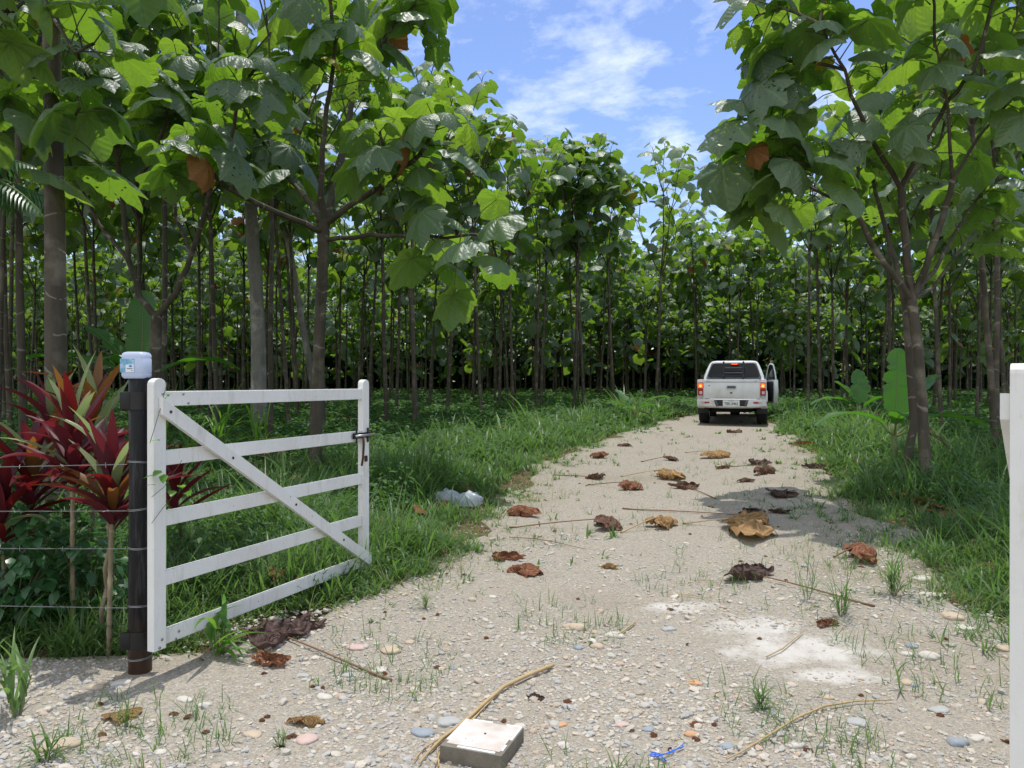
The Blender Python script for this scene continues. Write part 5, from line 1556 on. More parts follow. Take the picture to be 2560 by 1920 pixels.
# tailgate
mb = MB()
mb.box((0, 0.0, 0.875), (1.305, 0.07, 0.45), None, 0.014)
mb.box((0, -0.010, 1.085), (1.30, 0.075, 0.055), None, 0.022)
tgt = part("tailgate", mb, 'car')
mb = MB(); mb.box((0, -0.0365, 0.915), (0.235, 0.012, 0.098), None, 0.02); part("handle_bezel", mb, 'car', tgt)
mb = MB(); mb.box((0, -0.0435, 0.925), (0.20, 0.010, 0.058), None, 0.012); part("handle", mb, 'greyplastic', tgt)
mb = MB(); mb.box((-0.005, -0.037, 0.790), (0.052, 0.008, 0.034), None, 0.003); part("lock", mb, 'blackplastic', tgt)
mb = MB(); mb.tube([(-0.52, -0.034, 0.965), (-0.52, -0.040, 0.965)], 0.014, 12); part("key_hole", mb, 'blackplastic', tgt)
mb = MB(); mb.box((0, -0.036, 1.038), (1.29, 0.004, 0.006)); part("crease_line", mb, 'greyplastic', tgt, smooth=False)
def text(s, size, mat, parent, loc, name="lettering", sx=1.0, bold=0.0):
    cu = bpy.data.curves.new(name, 'FONT'); cu.body = s; cu.size = size; cu.extrude = 0.0008; cu.align_x = 'CENTER'; cu.align_y = 'CENTER'; cu.offset = bold
    o = bpy.data.objects.new(name, cu); C.objects.link(o)
    dg = bpy.context.evaluated_depsgraph_get(); me = bpy.data.meshes.new_from_object(o.evaluated_get(dg))
    bpy.data.objects.remove(o)
    me.materials.clear(); me.materials.append(M[mat])
    o2 = bpy.data.objects.new(name, me); C.objects.link(o2); o2.parent = parent
    o2.location = loc; o2.rotation_euler = (PI / 2, 0, 0); o2.scale = (sx, 1, 1)
    return o2
M['ink_red'] = m_simple("red_ink", (0.25, 0.02, 0.03), 0.5, 0.3)
text("4WD", 0.034, 'greyplastic', tgt, (-0.53, -0.0362, 1.064) if False else (-0.53, -0.049, 1.066), sx=1.3)
text("TD", 0.034, 'ink_red', tgt, (0.555, -0.049, 1.066), sx=1.2)
# tail lamps
for sgn in (-1, 1):
    x = sgn * 0.722
    mb = MB(); mb.box((x, 0.0, 0.885), (0.125, 0.09, 0.315), None, 0.014); tl = part("tail_light", mb, 'redlens')
    mb = MB(); mb.box((x, -0.046, 0.965), (0.100, 0.006, 0.105), None, 0.002); part("lit_lens", mb, 'lit', tl)
    mb = MB(); mb.tube([(x, -0.0485, 0.958), (x, -0.0515, 0.958)], [0.030, 0.026], 14); part("lamp_core", mb, 'litcore', tl)
    mb = MB(); mb.box((x + 0.008, -0.046, 0.795), (0.068, 0.006, 0.075), None, 0.002); part("reverse_lens", mb, 'clearlens', tl)
# bumper with recessed plate bay
mb = MB()
def bump_sec(x):
    e = abs(x) / 0.80
    yb = -0.17 + 0.10 * e ** 4; return yb, 0.425 + 0.03 * e ** 3
xs = np.linspace(-0.80, 0.80, 33); secs = []
for x in xs:
    yb, zb = bump_sec(x)
    inbay = abs(x) < 0.385
    ztop = 0.475 if inbay else 0.632
    secs.append([(x, 0.06, zb + 0.03), (x, yb + 0.05, zb), (x, yb, zb + 0.035), (x, yb + 0.005, ztop - 0.03 if not inbay else ztop - 0.01), (x, yb + 0.03, ztop), (x, 0.06, ztop + 0.004)])
V = [p for s in secs for p in s]; Q = []
for i in range(len(secs) - 1):
    for k in range(6): Q.append((i * 6 + k, i * 6 + (k + 1) % 6, (i + 1) * 6 + (k + 1) % 6, (i + 1) * 6 + k))
Q += [(0, 1, 2, 3), (0, 3, 4, 5)]; o_ = (len(secs) - 1) * 6; Q += [(o_ + 3, o_ + 2, o_ + 1, o_), (o_ + 5, o_ + 4, o_ + 3, o_)]
mb.add(V, Q); bp = part("rear_bumper", mb, 'car', ang=30)
mb = MB(); mb.box((0, -0.075, 0.545), (0.74, 0.10, 0.15), None, 0.01); bay = part("plate_bay", mb, 'blackplastic', bp)
for sgn in (-1, 1):
    mb = MB(); mb.prism([(sgn * 0.385, 0.625), (sgn * 0.325, 0.475), (sgn * 0.300, 0.475), (sgn * 0.340, 0.625)], 'y', -0.165, -0.06); part("bay_cheek", mb, 'greyplastic', bp, smooth=False)
    mb = MB(); mb.box((sgn * 0.56, -0.148, 0.560), (0.115, 0.016, 0.040), None, 0.005); part("bumper_reflector", mb, 'redlens', bp)
    mb = MB(); mb.box((sgn * 0.66, -0.140, 0.560), (0.075, 0.016, 0.040), Rz(sgn * 0.12), 0.005); part("bumper_lamp", mb, 'clearlens', bp)
mb = MB(); mb.box((0, -0.140, 0.545), (0.385, 0.008, 0.140), None, 0.003); pl = part("number_plate", mb, 'plate', bp)
text("TBK-5462", 0.094, 'ink_dark', pl, (0, -0.1455, 0.530), "plate_number", 0.82, 0.0018)
text("ECUADOR", 0.026, 'ink_dark', pl, (0, -0.1455, 0.597), "plate_country", 1.0)
# wheels
for sgn in (-1, 1):
    for cy in (1.05, 4.0):
        w = empty("wheel"); w.parent = tr; w.location = (sgn * 0.70, cy, 0.36)
        mb = MB(); pr = [(-0.125, 0.24), (-0.125, 0.31), (-0.10, 0.350), (-0.05, 0.360), (0.05, 0.360), (0.10, 0.350), (0.125, 0.31), (0.125, 0.24)]
        n = 36; V = [(x, r * math.cos(2 * PI * k / n), r * math.sin(2 * PI * k / n)) for x, r in pr for k in range(n)]; Q = []
        for i in range(len(pr) - 1):
            for k in range(n): Q.append((i * n + k, i * n + (k + 1) % n, (i + 1) * n + (k + 1) % n, (i + 1) * n + k))
        mb.add(V, Q)
        for k in range(n):
            a = 2 * PI * k / n
            for x in (-0.07, 0, 0.07):
                mb.box((x, 0.360 * math.cos(a), 0.360 * math.sin(a)), (0.05, 0.030, 0.014), Matrix.Rotation(a + PI / 2, 3, 'X'))
        part("tyre", mb, 'tyre', w)
        mb = MB(); mb.tube([(-0.115, 0, 0), (0.115, 0, 0)], [0.242, 0.242], 28); mb.tube([(sgn * 0.10, 0, 0), (sgn * 0.125, 0, 0)], 0.07, 12)
        for k in range(6):
            a = 2 * PI * k / 6; mb.box((sgn * 0.117, 0.14 * math.cos(a), 0.14 * math.sin(a)), (0.014, 0.19, 0.05), Matrix.Rotation(a, 3, 'X'), 0.004)
        part("rim", mb, 'rim', w)
    mb = MB(); mb.box((sgn * 0.70, 0.60, 0.42), (0.26, 0.012, 0.30), None, 0.004); part("mud_flap", mb, 'blackplastic', smooth=False)
# open front door on the right, mirrors
dr = empty("door"); dr.parent = tr; dr.location = (0.80, 3.45, 0); dr.rotation_euler = (0, 0, math.radians(14))
mb = MB(); mb.prism([(0, 0.50), (0, 1.10), (-1.06, 1.115), (-1.10, 0.80), (-1.02, 0.48)], 'x', -0.055, 0.055, bev=0.02); part("door_skin", mb, 'car', dr)
mb = MB(); mb.prism([(-0.05, 0.55), (-0.05, 1.06), (-1.0, 1.07), (-1.02, 0.80), (-0.96, 0.53)], 'x', -0.072, -0.0565, bev=0.006); part("door_trim", mb, 'trim', dr)
mb = MB(); mb.tube([(-0.01, -0.02, 1.10), (-0.03, -0.30, 1.36), (-0.06, -0.52, 1.50), (-0.07, -0.72, 1.545), (-0.06, -1.00, 1.52), (-0.02, -1.05, 1.30), (0, -1.05, 1.10)], 0.019, 8); part("window_frame", mb, 'car', dr)
mb = MB(); bm = bmesh.new(); bm.faces.new([bm.verts.new(p) for p in [(0, -0.06, 1.11), (-0.03, -0.32, 1.35), (-0.06, -0.54, 1.485), (-0.065, -0.74, 1.53), (-0.055, -0.98, 1.50), (-0.01, -1.03, 1.11)]]); mb.bm(bm); part("door_glass", mb, 'glass', dr, smooth=False)
mb = MB(); mb.box((0.13, -0.18, 1.16), (0.20, 0.09, 0.15), None, 0.03); mb.box((0.03, -0.18, 1.14), (0.06, 0.04, 0.04)); part("wing_mirror", mb, 'car', dr)
mb = MB(); mb.box((0.058, -0.93, 0.98), (0.012, 0.16, 0.03), None, 0.005); part("door_handle", mb, 'car', dr)
mb = MB(); mb.box((-0.87, 3.28, 1.16), (0.18, 0.09, 0.15), None, 0.03); mb.box((-0.78, 3.3, 1.13), (0.06, 0.04, 0.04)); part("wing_mirror", mb, 'blackplastic')

# ------------------------------------------------------------------ fallen balsa leaves on the track
DRYT = [leaf_template(72, 9, rl, rl.uniform(0.6, 1.2), 0.05, 0.0, 0.025) for _ in range(10)]
def dry_leaf(px, py, wpx, hpx, mat, label, seed, stalk=None, dome=None, grp="fallen dry leaves on the track"):
    """px, py: middle of the leaf in the photo; wpx its width; stalk: end pixel of its stalk"""
    rd = random.Random(seed); rn = np.random.default_rng(seed)
    g = G(px, py + hpx * 0.35)
    root = empty("fallen_leaf", g)
    wd = wpx * g.y / F
    t = DRYT[seed % len(DRYT)]
    v = t[0].copy(); r = np.hypot(v[:, 0], v[:, 1]); th = np.arctan2(v[:, 0], v[:, 1])
    dome = rd.random() < 0.6 if dome is None else dome
    ph = rn.uniform(0, 6.28, 10)
    k = rd.uniform(1.9, 2.7) * (1 + 0.40 * np.sin(2 * th + ph[0]) + 0.30 * np.sin(3 * th + ph[1]))
    k = np.clip(k, 0.7, 3.8)
    rr = np.sin(k * r) / k + 0.10 * r; zz = (1 - np.cos(k * r)) / k
    dv = np.abs(np.abs(th) / 0.82 - np.round(np.abs(th) / 0.82)) * 2
    pleat = -0.10 * dv * r * (1 if dome else -1)
    edge = np.clip(r / 0.7, 0, 1) ** 2
    ripple = 0.075 * np.sin(th * 11 + ph[2] + 3 * r) * r * edge + 0.05 * np.sin(th * 23 + ph[3]) * edge
    X0, Y0 = v[:, 0], v[:, 1]
    crump = 0.07 * np.sin(X0 * 8 + ph[4] + 2 * np.sin(Y0 * 5)) * np.sin(Y0 * 9 + ph[5]) + 0.045 * np.sin(X0 * 19 + ph[6]) * np.sin(Y0 * 17 + ph[7]) + 0.03 * np.abs(np.sin(X0 * 27 + Y0 * 21 + ph[8]))
    if not dome: ripple = ripple * 0.5; edge_k = 0.78
    else: edge_k = 1.0
    if wpx > 110: crump = crump * 2.4; ripple = ripple * 1.8
    z = (-zz if dome else zz * 0.9) + pleat + ripple + crump * (1.0 if dome else 1.5) + rn.normal(0, 0.012, len(r))
    rr = rr * (1 + 0.05 * np.sin(th * 13 + ph[0]) * edge + 0.04 * np.sin(th * 29 + ph[9]) * edge)
    x = rr * np.sin(th) + 0.05 * np.sin(Y0 * 13 + ph[3]); y = rr * np.cos(th) * (rd.uniform(0.5, 0.8) if wpx < 110 else 0.5) + 0.05 * np.sin(X0 * 12 + ph[5])
    az = rd.uniform(-0.5, 0.5) + (0 if rd.random() < 0.5 else PI)
    if stalk is not None:
        ge = G(*stalk); az = math.atan2(g.x - ge.x, g.y - ge.y) * -1
    X = x * math.cos(az) - y * math.sin(az); Y = x * math.sin(az) + y * math.cos(az)
    sc = wd / max(0.15, X.max() - X.min())
    hgt = max(0.025, (hpx - 0.03 * wpx) * g.y / F)
    lo_ = np.percentile(z, 3); z = np.maximum(z - lo_, 0); z = z / max(0.05, z.max()); z = np.where(z > 0.6, 0.6 + (z - 0.6) * 0.5, z) if not dome else z; z = z * min(hgt, 0.42 * wd) * edge_k
    V = np.stack([X * sc, Y * sc, z - 0.004], -1)
    V[:, 0] -= 0.5 * (V[:, 0].max() + V[:, 0].min()); V[:, 1] -= 0.5 * (V[:, 1].max() + V[:, 1].min())
    mb = MB(); mb.add(V, t[1], t[2], t[3])
    mb.build("blade", M[mat], root)
    if stalk is not None:
        a = Vector(V[0]); e = ge - g
        m1 = a.lerp(e, 0.45) + Vector((0, 0, 0.02)) + Vector((rd.uniform(-1, 1), rd.uniform(-1, 1), 0)) * 0.04 * e.length
        s = MB(); pts = []
        for i in range(13):
            tt = i / 12; p = a * (1 - tt) ** 2 + m1 * 2 * tt * (1 - tt) + e * tt * tt
            p.z = max(p.z, gzf(g.x + p.x, g.y + p.y) - g.z + 0.008); pts.append(p)
        rad = [0.0045 + 0.002 * (i / 12) for i in range(12)] + [0.009]
        s.tube(pts, rad, 7); s.build("leaf_stalk", M['stick'] if mat != 'dry_tan' else M['straw'], root)
    tag(root, label, 'dry leaf', grp)
k = 1.15732
def DL(x, y, w, h, mat, label, seed, stalk=None, dome=None, grp="fallen dry leaves on the track"):
    dry_leaf(x * k, y * k, w * k, h * k, mat, label, seed, None if stalk is None else (stalk[0] * k, stalk[1] * k), dome, grp)
DL(620, 1350, 138, 78, 'dry_dark', "biggest dark crumpled leaf lying under the bottom gate rail", 1, (845, 1473), False)
DL(585, 1414, 92, 56, 'dry_rust', "rusty curled leaf in front of the big dark one by the gate", 2, None, False)
DL(1132, 1106, 78, 26, 'dry_rust', "rust leaf at the left road edge in front of the plastic bags", 3, None, True)
DL(1312, 1128, 64, 30, 'dry_brown', "brown domed leaf with a long stalk pointing left", 4, (1100, 1141), True)
DL(1432, 1128, 76, 32, 'dry_tan', "golden tan domed leaf between the brown and the large golden leaf", 5, (1340, 1152), True)
DL(1628, 1133, 128, 38, 'dry_tan', "largest golden leaf lying flat across the right of the track", 6, (1475, 1132), True)
DL(1622, 1104, 66, 26, 'dry_dark', "dark leaf just behind the largest golden leaf", 7, (1345, 1100), False)
DL(1686, 1100, 50, 26, 'dry_dark', "small dark leaf at the right end of the large golden leaf", 8, None, False)
DL(1615, 1230, 126, 48, 'dry_dark', "large blackish crumpled leaf with a stalk pointing down right", 9, (1890, 1312), False)
DL(1862, 1192, 88, 42, 'dry_rust', "rust domed leaf by the right verge above the curled one", 10, (1800, 1205), True)
DL(1788, 1336, 52, 46, 'dry_rust', "rolled red brown leaf beside the grass tuft on the gravel", 11, None, False)
DL(1100, 1198, 76, 32, 'dry_rust', "reddish crumpled leaf at the left edge above its flat twin", 12, None, False)
DL(1136, 1231, 84, 22, 'dry_rust', "flat rust leaf just below the reddish crumpled one", 13, None, True)
DL(1286, 1025, 46, 25, 'dry_brown', "round dark brown leaf with a thin stalk left of the track centre", 14, (1195, 1027), False)
DL(1360, 1048, 56, 22, 'dry_rust', "red brown leaf near the track centre below the tan pair", 15, (1270, 1048), True)
DL(1447, 1025, 64, 25, 'dry_tan', "upper tan leaf of the overlapping pair on the track", 16, (1340, 1030), True)
DL(1478, 1046, 68, 28, 'dry_brown', "lower brown leaf of the overlapping pair on the track", 17, (1545, 1078), False)
DL(1450, 991, 32, 12, 'dry_brown', "small brown leaf on the far track above the tan pair", 18, (1385, 998), True)
DL(1543, 981, 76, 18, 'dry_tan', "long golden leaf on the far track before the truck", 19, (1480, 978), True)
DL(1562, 1007, 36, 16, 'dry_rust', "small reddish leaf below the long golden leaf", 20, None, False)
DL(1636, 995, 52, 24, 'dry_dark', "dark spiky leaf on the far track at the right", 21, None, False)
DL(1652, 1017, 60, 22, 'dry_brown', "brown leaf below the dark spiky one in the tree shade", 22, (1560, 1010), True)
DL(1688, 1062, 62, 28, 'dry_dark', "dark leaf at the right edge of the tree shade", 23, None, False)
DL(1610, 1037, 40, 12, 'dry_brown', "flat brown leaf in the middle of the shade patch", 24, None, True)
DL(1295, 984, 44, 17, 'dry_rust', "rusty leaf on the left verge grass far along the track", 25, None, True)
DL(1348, 961, 32, 9, 'dry_brown', "flattest brown leaf on the far left of the track", 26, None, True)
DL(1585, 930, 40, 12, 'dry_brown', "crumpled leaf just behind the truck's rear wheels", 27, None, False)
DL(1157, 1500, 42, 30, 'dry_dark', "small dark cupped leaf near the straw stalk", 28, None, False)
DL(925, 1190, 82, 34, 'dry_brown', "brown leaf caught in the grass at the far gate end", 29, None, False)
DL(1318, 1223, 42, 14, 'dry_tan', "small tan leaf in the middle of the near track", 30, None, True)
DL(1740, 955, 46, 22, 'dry_rust', "rusty leaf on the right verge below the banana plant", 31, None, False, "fallen dry leaves on the right verge")
DL(1757, 1003, 50, 24, 'dry_dark', "dark leaf on the right verge grass at the shade edge", 32, None, False, "fallen dry leaves on the right verge")
DL(2070, 985, 60, 26, 'dry_rust', "rust leaf on the shaded floor right of the twin stemmed tree", 33, None, False, "fallen dry leaves on the right verge")
DL(2010, 1000, 70, 24, 'dry_rust', "broad rust leaf at the foot of the twin stemmed tree", 34, None, True, "fallen dry leaves on the right verge")
DL(2140, 1075, 62, 28, 'dry_tan', "orange tan leaf in the grass left of the right gate leaf", 35, None, True, "fallen dry leaves on the right verge")
DL(1965, 1040, 56, 26, 'dry_rust', "rust leaf in the grass left of the twin stemmed tree", 36, None, False, "fallen dry leaves on the right verge")
DL(2120, 1000, 74, 24, 'dry_brown', "brown leaf heap piece near the right gate brace", 37, None, True, "fallen dry leaves on the right verge")
DL(2150, 950, 60, 18, 'dry_rust', "farther rust leaf beyond the right gate brace", 38, None, True, "fallen dry leaves on the right verge")
DL(660, 1556, 82, 26, 'dry_tan', "flat pale brown leaf scrap on the gravel before the gate", 39, None, True)
DL(255, 1545, 80, 22, 'dry_tan', "grey tan leaf scrap below the black gate post", 40, None, True)
DL(2190, 1595, 40, 40, 'dry_rust', "curled rust leaf in the lower right corner", 41, None, False)

# ------------------------------------------------------------------ sticks, straw, tile block, bags, string
def polytube(name, px, rads, mat, label, cat, z=0.012, seg=8, grp=None):
    pts = [G(x * k, y * k, z + (r if hasattr(r, '__float__') else 0)) for (x, y), r in zip(px, rads)]
    mb = MB()
    fine = []; fr = []
    for i in range(len(pts) - 1):
        for j in range(4):
            t = j / 4; fine.append(pts[i].lerp(pts[i + 1], t)); fr.append(rads[i] * (1 - t) + rads[i + 1] * t)
    fine.append(pts[-1]); fr.append(rads[-1])
    mb.tube(fine, fr, seg)
    return mb, mat, label, cat
def stick(name, px, rads, mat, label, cat='stick', grp=None, extra=None):
    mb, *_ = polytube(name, px, rads, mat, label, cat)
    if extra:
        for e in extra:
            m2, *_ = polytube(name, e, [0.003] * len(e), mat, label, cat); mb.v += m2.v; mb.uv += m2.uv
            mb.f4 += [f + mb.n for f in m2.f4]; mb.m4 += m2.m4; mb.f3 += [f + mb.n for f in m2.f3]; mb.m3 += m2.m3; mb.n += m2.n
    tag(mb.build(name, M[mat]), label, cat, grp)
stick("straw_stalk", [(1195, 1446), (1140, 1468), (1088, 1493), (1045, 1530), (1000, 1573), (955, 1605), (925, 1635), (905, 1658)], [0.0105, 0.010, 0.009, 0.008, 0.009, 0.007, 0.005, 0.003], 'straw',
      "split straw coloured palm stalk lying against the tile block", 'stalk', None,
      [[(1060, 1520), (1005, 1580), (960, 1613), (940, 1660)], [(1020, 1548), (970, 1590), (915, 1625), (895, 1650)], [(1000, 1573), (965, 1612), (945, 1625), (948, 1665)], [(1080, 1500), (1030, 1552), (985, 1592)]])
stick("twig", [(1930, 1519), (1850, 1522), (1780, 1534), (1720, 1560), (1660, 1598), (1600, 1634), (1570, 1648)], [0.003, 0.004, 0.005, 0.005, 0.0045, 0.004, 0.003], 'straw', "long pale curved twig on the gravel at the lower right", 'twig', "twigs on the gravel")
stick("twig", [(1100, 1164), (1160, 1168), (1210, 1177), (1265, 1190)], [0.004, 0.004, 0.003, 0.002], 'stick', "reddish brown twig above the near left leaves", 'twig', "twigs on the gravel")
stick("twig", [(1500, 1258), (1570, 1257)], [0.003, 0.002], 'straw', "short straw twig left of the big dark leaf stalk", 'twig', "twigs on the gravel")
stick("twig", [(1440, 1288), (1490, 1290), (1540, 1298)], [0.003, 0.003, 0.002], 'straw', "pale twig just above the small lime spot", 'twig', "twigs on the gravel")
stick("twig", [(1655, 1425), (1690, 1408), (1735, 1370)], [0.003, 0.004, 0.003], 'straw', "thin pale twig lying over the white lime spill", 'twig', "twigs on the gravel")
stick("twig", [(1335, 1378), (1372, 1350)], [0.006, 0.005], 'straw', "stubby straw piece beside two tan stones", 'twig', "twigs on the gravel")

# concrete block with a painted tile
tl_c = [G(945 * k, 1617 * k), G(1090 * k, 1643 * k), G(1142 * k, 1580 * k), G(995 * k, 1560 * k)]
cc = sum(tl_c, Vector()) / 4
ang = math.atan2((tl_c[1] - tl_c[0]).y, (tl_c[1] - tl_c[0]).x)
cc = G(1043 * k, 1625 * k)
def m_tiletop():
    t = NT("dirty_white_tile")
    co = t.coords()
    d = t.noise(co, 9, 6, 0.6)
    col = t.mix(t.math('MULTIPLY', t.math('SUBTRACT', d, 0.42, clamp=True), 3.0, clamp=True), (0.55, 0.51, 0.48), (0.40, 0.33, 0.26))
    return t.done(t.bsdf(col, 0.6, 0.3, 0, t.bump(t.noise(co, 120, 3), 0.2, 0.002)))
M['tiletop'] = m_tiletop()
M['concrete'] = m_simple("dirty_concrete", (0.17, 0.15, 0.12), 0.9, 0.15, 0, 0.5, 18, 0.6)
M['whitechip'] = m_simple("chipped_white_glaze", (0.66, 0.66, 0.65), 0.35, 0.5)
root = empty("tile_block", cc, ang)
mb = MB(); mb.box((0, 0, 0.022), (0.262, 0.262, 0.085), None, 0.004); auto(mb.build("block", M['concrete'], root))
mb = MB(); mb.box((0.002, 0.003, 0.0665), (0.226, 0.226, 0.006), None, 0.002); auto(mb.build("tile", M['tiletop'], root))
mb = MB()
for cx, cy, sx, sy in ((-0.119, 0.02, 0.014, 0.20), (-0.05, 0.124, 0.09, 0.012), (0.09, 0.124, 0.07, 0.012), (0.1205, 0.06, 0.012, 0.12), (0.02, -0.119, 0.16, 0.014), (0.118, -0.07, 0.010, 0.05)):
    mb.box((cx, cy, 0.0655), (sx, sy, 0.005), None, 0.0015)
auto(mb.build("glaze_edge", M['whitechip'], root))
mb = MB(); scatter_blobs(mb, np.array([[0.005, 0.012, 0.0685], [-0.005, 0.045, 0.0685], [-0.05, -0.055, 0.0685], [-0.02, -0.06, 0.0685]]), np.array([0.016, 0.006, 0.008, 0.006]), rng, ICO1); mb.build("dirt_crumb", M['dry_dark'], root)
tag(root, "square concrete block topped with a dirty white tile", 'tile block')

def bag(px, py, w, h, label, seed):
    rn = np.random.default_rng(seed); v, t = ICO3
    g = G(px, py); ph = rn.uniform(0, 6, 9)
    d = 1 + 0.16 * np.sin(v[:, 0] * 6 + ph[0]) * np.sin(v[:, 1] * 5 + ph[1]) + 0.12 * np.sin(v[:, 2] * 9 + v[:, 0] * 7 + ph[2]) + 0.07 * np.abs(np.sin(v[:, 0] * 17 + v[:, 1] * 13 + ph[3])) + 0.05 * np.abs(np.sin(v[:, 1] * 23 + v[:, 2] * 19 + ph[4]))
    V = v * d[:, None] * np.array([w / 2, w / 2.4, h / 2]) * 1.15
    V[:, 2] = np.maximum(V[:, 2], -h * 0.36) + h * 0.36
    mb = MB(); mb.add(V, None, t); o = mb.build("plastic_bag", M['bagplastic']); o.location = g
    tag(o, label, 'plastic bag', "plastic bags dumped in the grass")
tb_ = NT("thin_white_plastic"); p_ = tb_.bsdf((0.62, 0.68, 0.74), 0.25, 0.5); tt_ = tb_.node("ShaderNodeBsdfTranslucent"); tb_.put(tt_.inputs[0], (0.7, 0.75, 0.8))
ms_ = tb_.node("ShaderNodeMixShader"); ms_.inputs[0].default_value = 0.5; tb_.link(p_.outputs[0], ms_.inputs[1]); tb_.link(tt_.outputs[0], ms_.inputs[2])
tp_ = tb_.node("ShaderNodeBsdfTransparent"); m2_ = tb_.node("ShaderNodeMixShader"); m2_.inputs[0].default_value = 0.22; tb_.link(ms_.outputs[0], m2_.inputs[1]); tb_.link(tp_.outputs[0], m2_.inputs[2])
M['bagplastic'] = tb_.done(m2_.outputs[0])
bag(968 * k, 1090 * k, 0.24, 0.17, "crumpled bluish plastic bag, left one of the pair in the grass", 1)
bag(1013 * k, 1092 * k, 0.22, 0.15, "clear crumpled plastic bag, right one of the pair in the grass", 2)

M['bluestring'] = m_simple("blue_plastic_twine", (0.03, 0.14, 0.60), 0.5, 0.4)
mb = MB(); rd = random.Random(4)
for off in range(7):
    px = [(1478, 1619), (1450, 1632), (1425, 1640), (1400, 1638)] if off % 2 else [(1405, 1632), (1425, 1640), (1438, 1652)]
    pts = [G((x + rd.uniform(-4, 4)) * k, (y + rd.uniform(-3, 3)) * k, 0.008 + rd.uniform(0, 0.012)) for x, y in px]
    mb.tube(pts, 0.0016, 5, False)
tag(mb.build("blue_twine", M['bluestring']), "frayed piece of bright blue twine on the gravel", 'twine')

# stones big enough to pick out one by one
def m_stone(name, col):
    t = NT(name); co = t.coords()
    c = t.mix(t.noise(co, 16, 6, 0.65), tuple(x * 0.8 for x in col), tuple(min(1, x * 1.2) for x in col))
    c = t.mix(t.math('MULTIPLY', t.math('SUBTRACT', t.noise(co, 60, 4), 0.55, clamp=True), 2.0, clamp=True), c, (0.36, 0.31, 0.25))
    return t.done(t.bsdf(c, 0.75, 0.25, 0, t.bump(t.noise(co, 70, 5), 0.3, 0.004)))
STC = {'white': m_stone("white_stone", (0.47, 0.44, 0.39)), 'tan': m_stone("tan_stone", (0.42, 0.34, 0.25)), 'blue grey': m_stone("blue_grey_stone", (0.24, 0.27, 0.30)),
       'orange': m_stone("orange_stone", (0.46, 0.27, 0.15)), 'pink': m_stone("pinkish_stone", (0.46, 0.34, 0.30)), 'grey': m_stone("grey_stone", (0.34, 0.34, 0.33))}
def stone(x, y, w, h, col, label, seed):
    rn = np.random.default_rng(seed); v, t = ICO3; ph = rn.uniform(0, 6, 6)
    g = G(x * k, (y + h * 0.3) * k); wd = 0.85 * w * k * g.y / F
    d = 1 + 0.10 * np.sin(v[:, 0] * 3 + ph[0]) + 0.09 * np.sin(v[:, 1] * 4 + ph[1]) + 0.05 * np.sin(v[:, 0] * 7 + v[:, 2] * 6 + ph[2])
    V = np.sign(v) * np.abs(v) ** rn.uniform(0.75, 1.0) * d[:, None] * np.array([wd / 2, wd / 2 * rn.uniform(0.6, 0.95), wd * rn.uniform(0.13, 0.22)])
    a = rn.uniform(-0.5, 0.5); c, s = math.cos(a), math.sin(a)
    V = np.stack([V[:, 0] * c - V[:, 1] * s, V[:, 0] * s + V[:, 1] * c, V[:, 2] + wd * 0.02], -1)
    mb = MB(); mb.add(V, None, t); o = mb.build("stone", STC[col]); o.location = g
    tag(o, label, 'stone', "larger stones lying on the gravel")
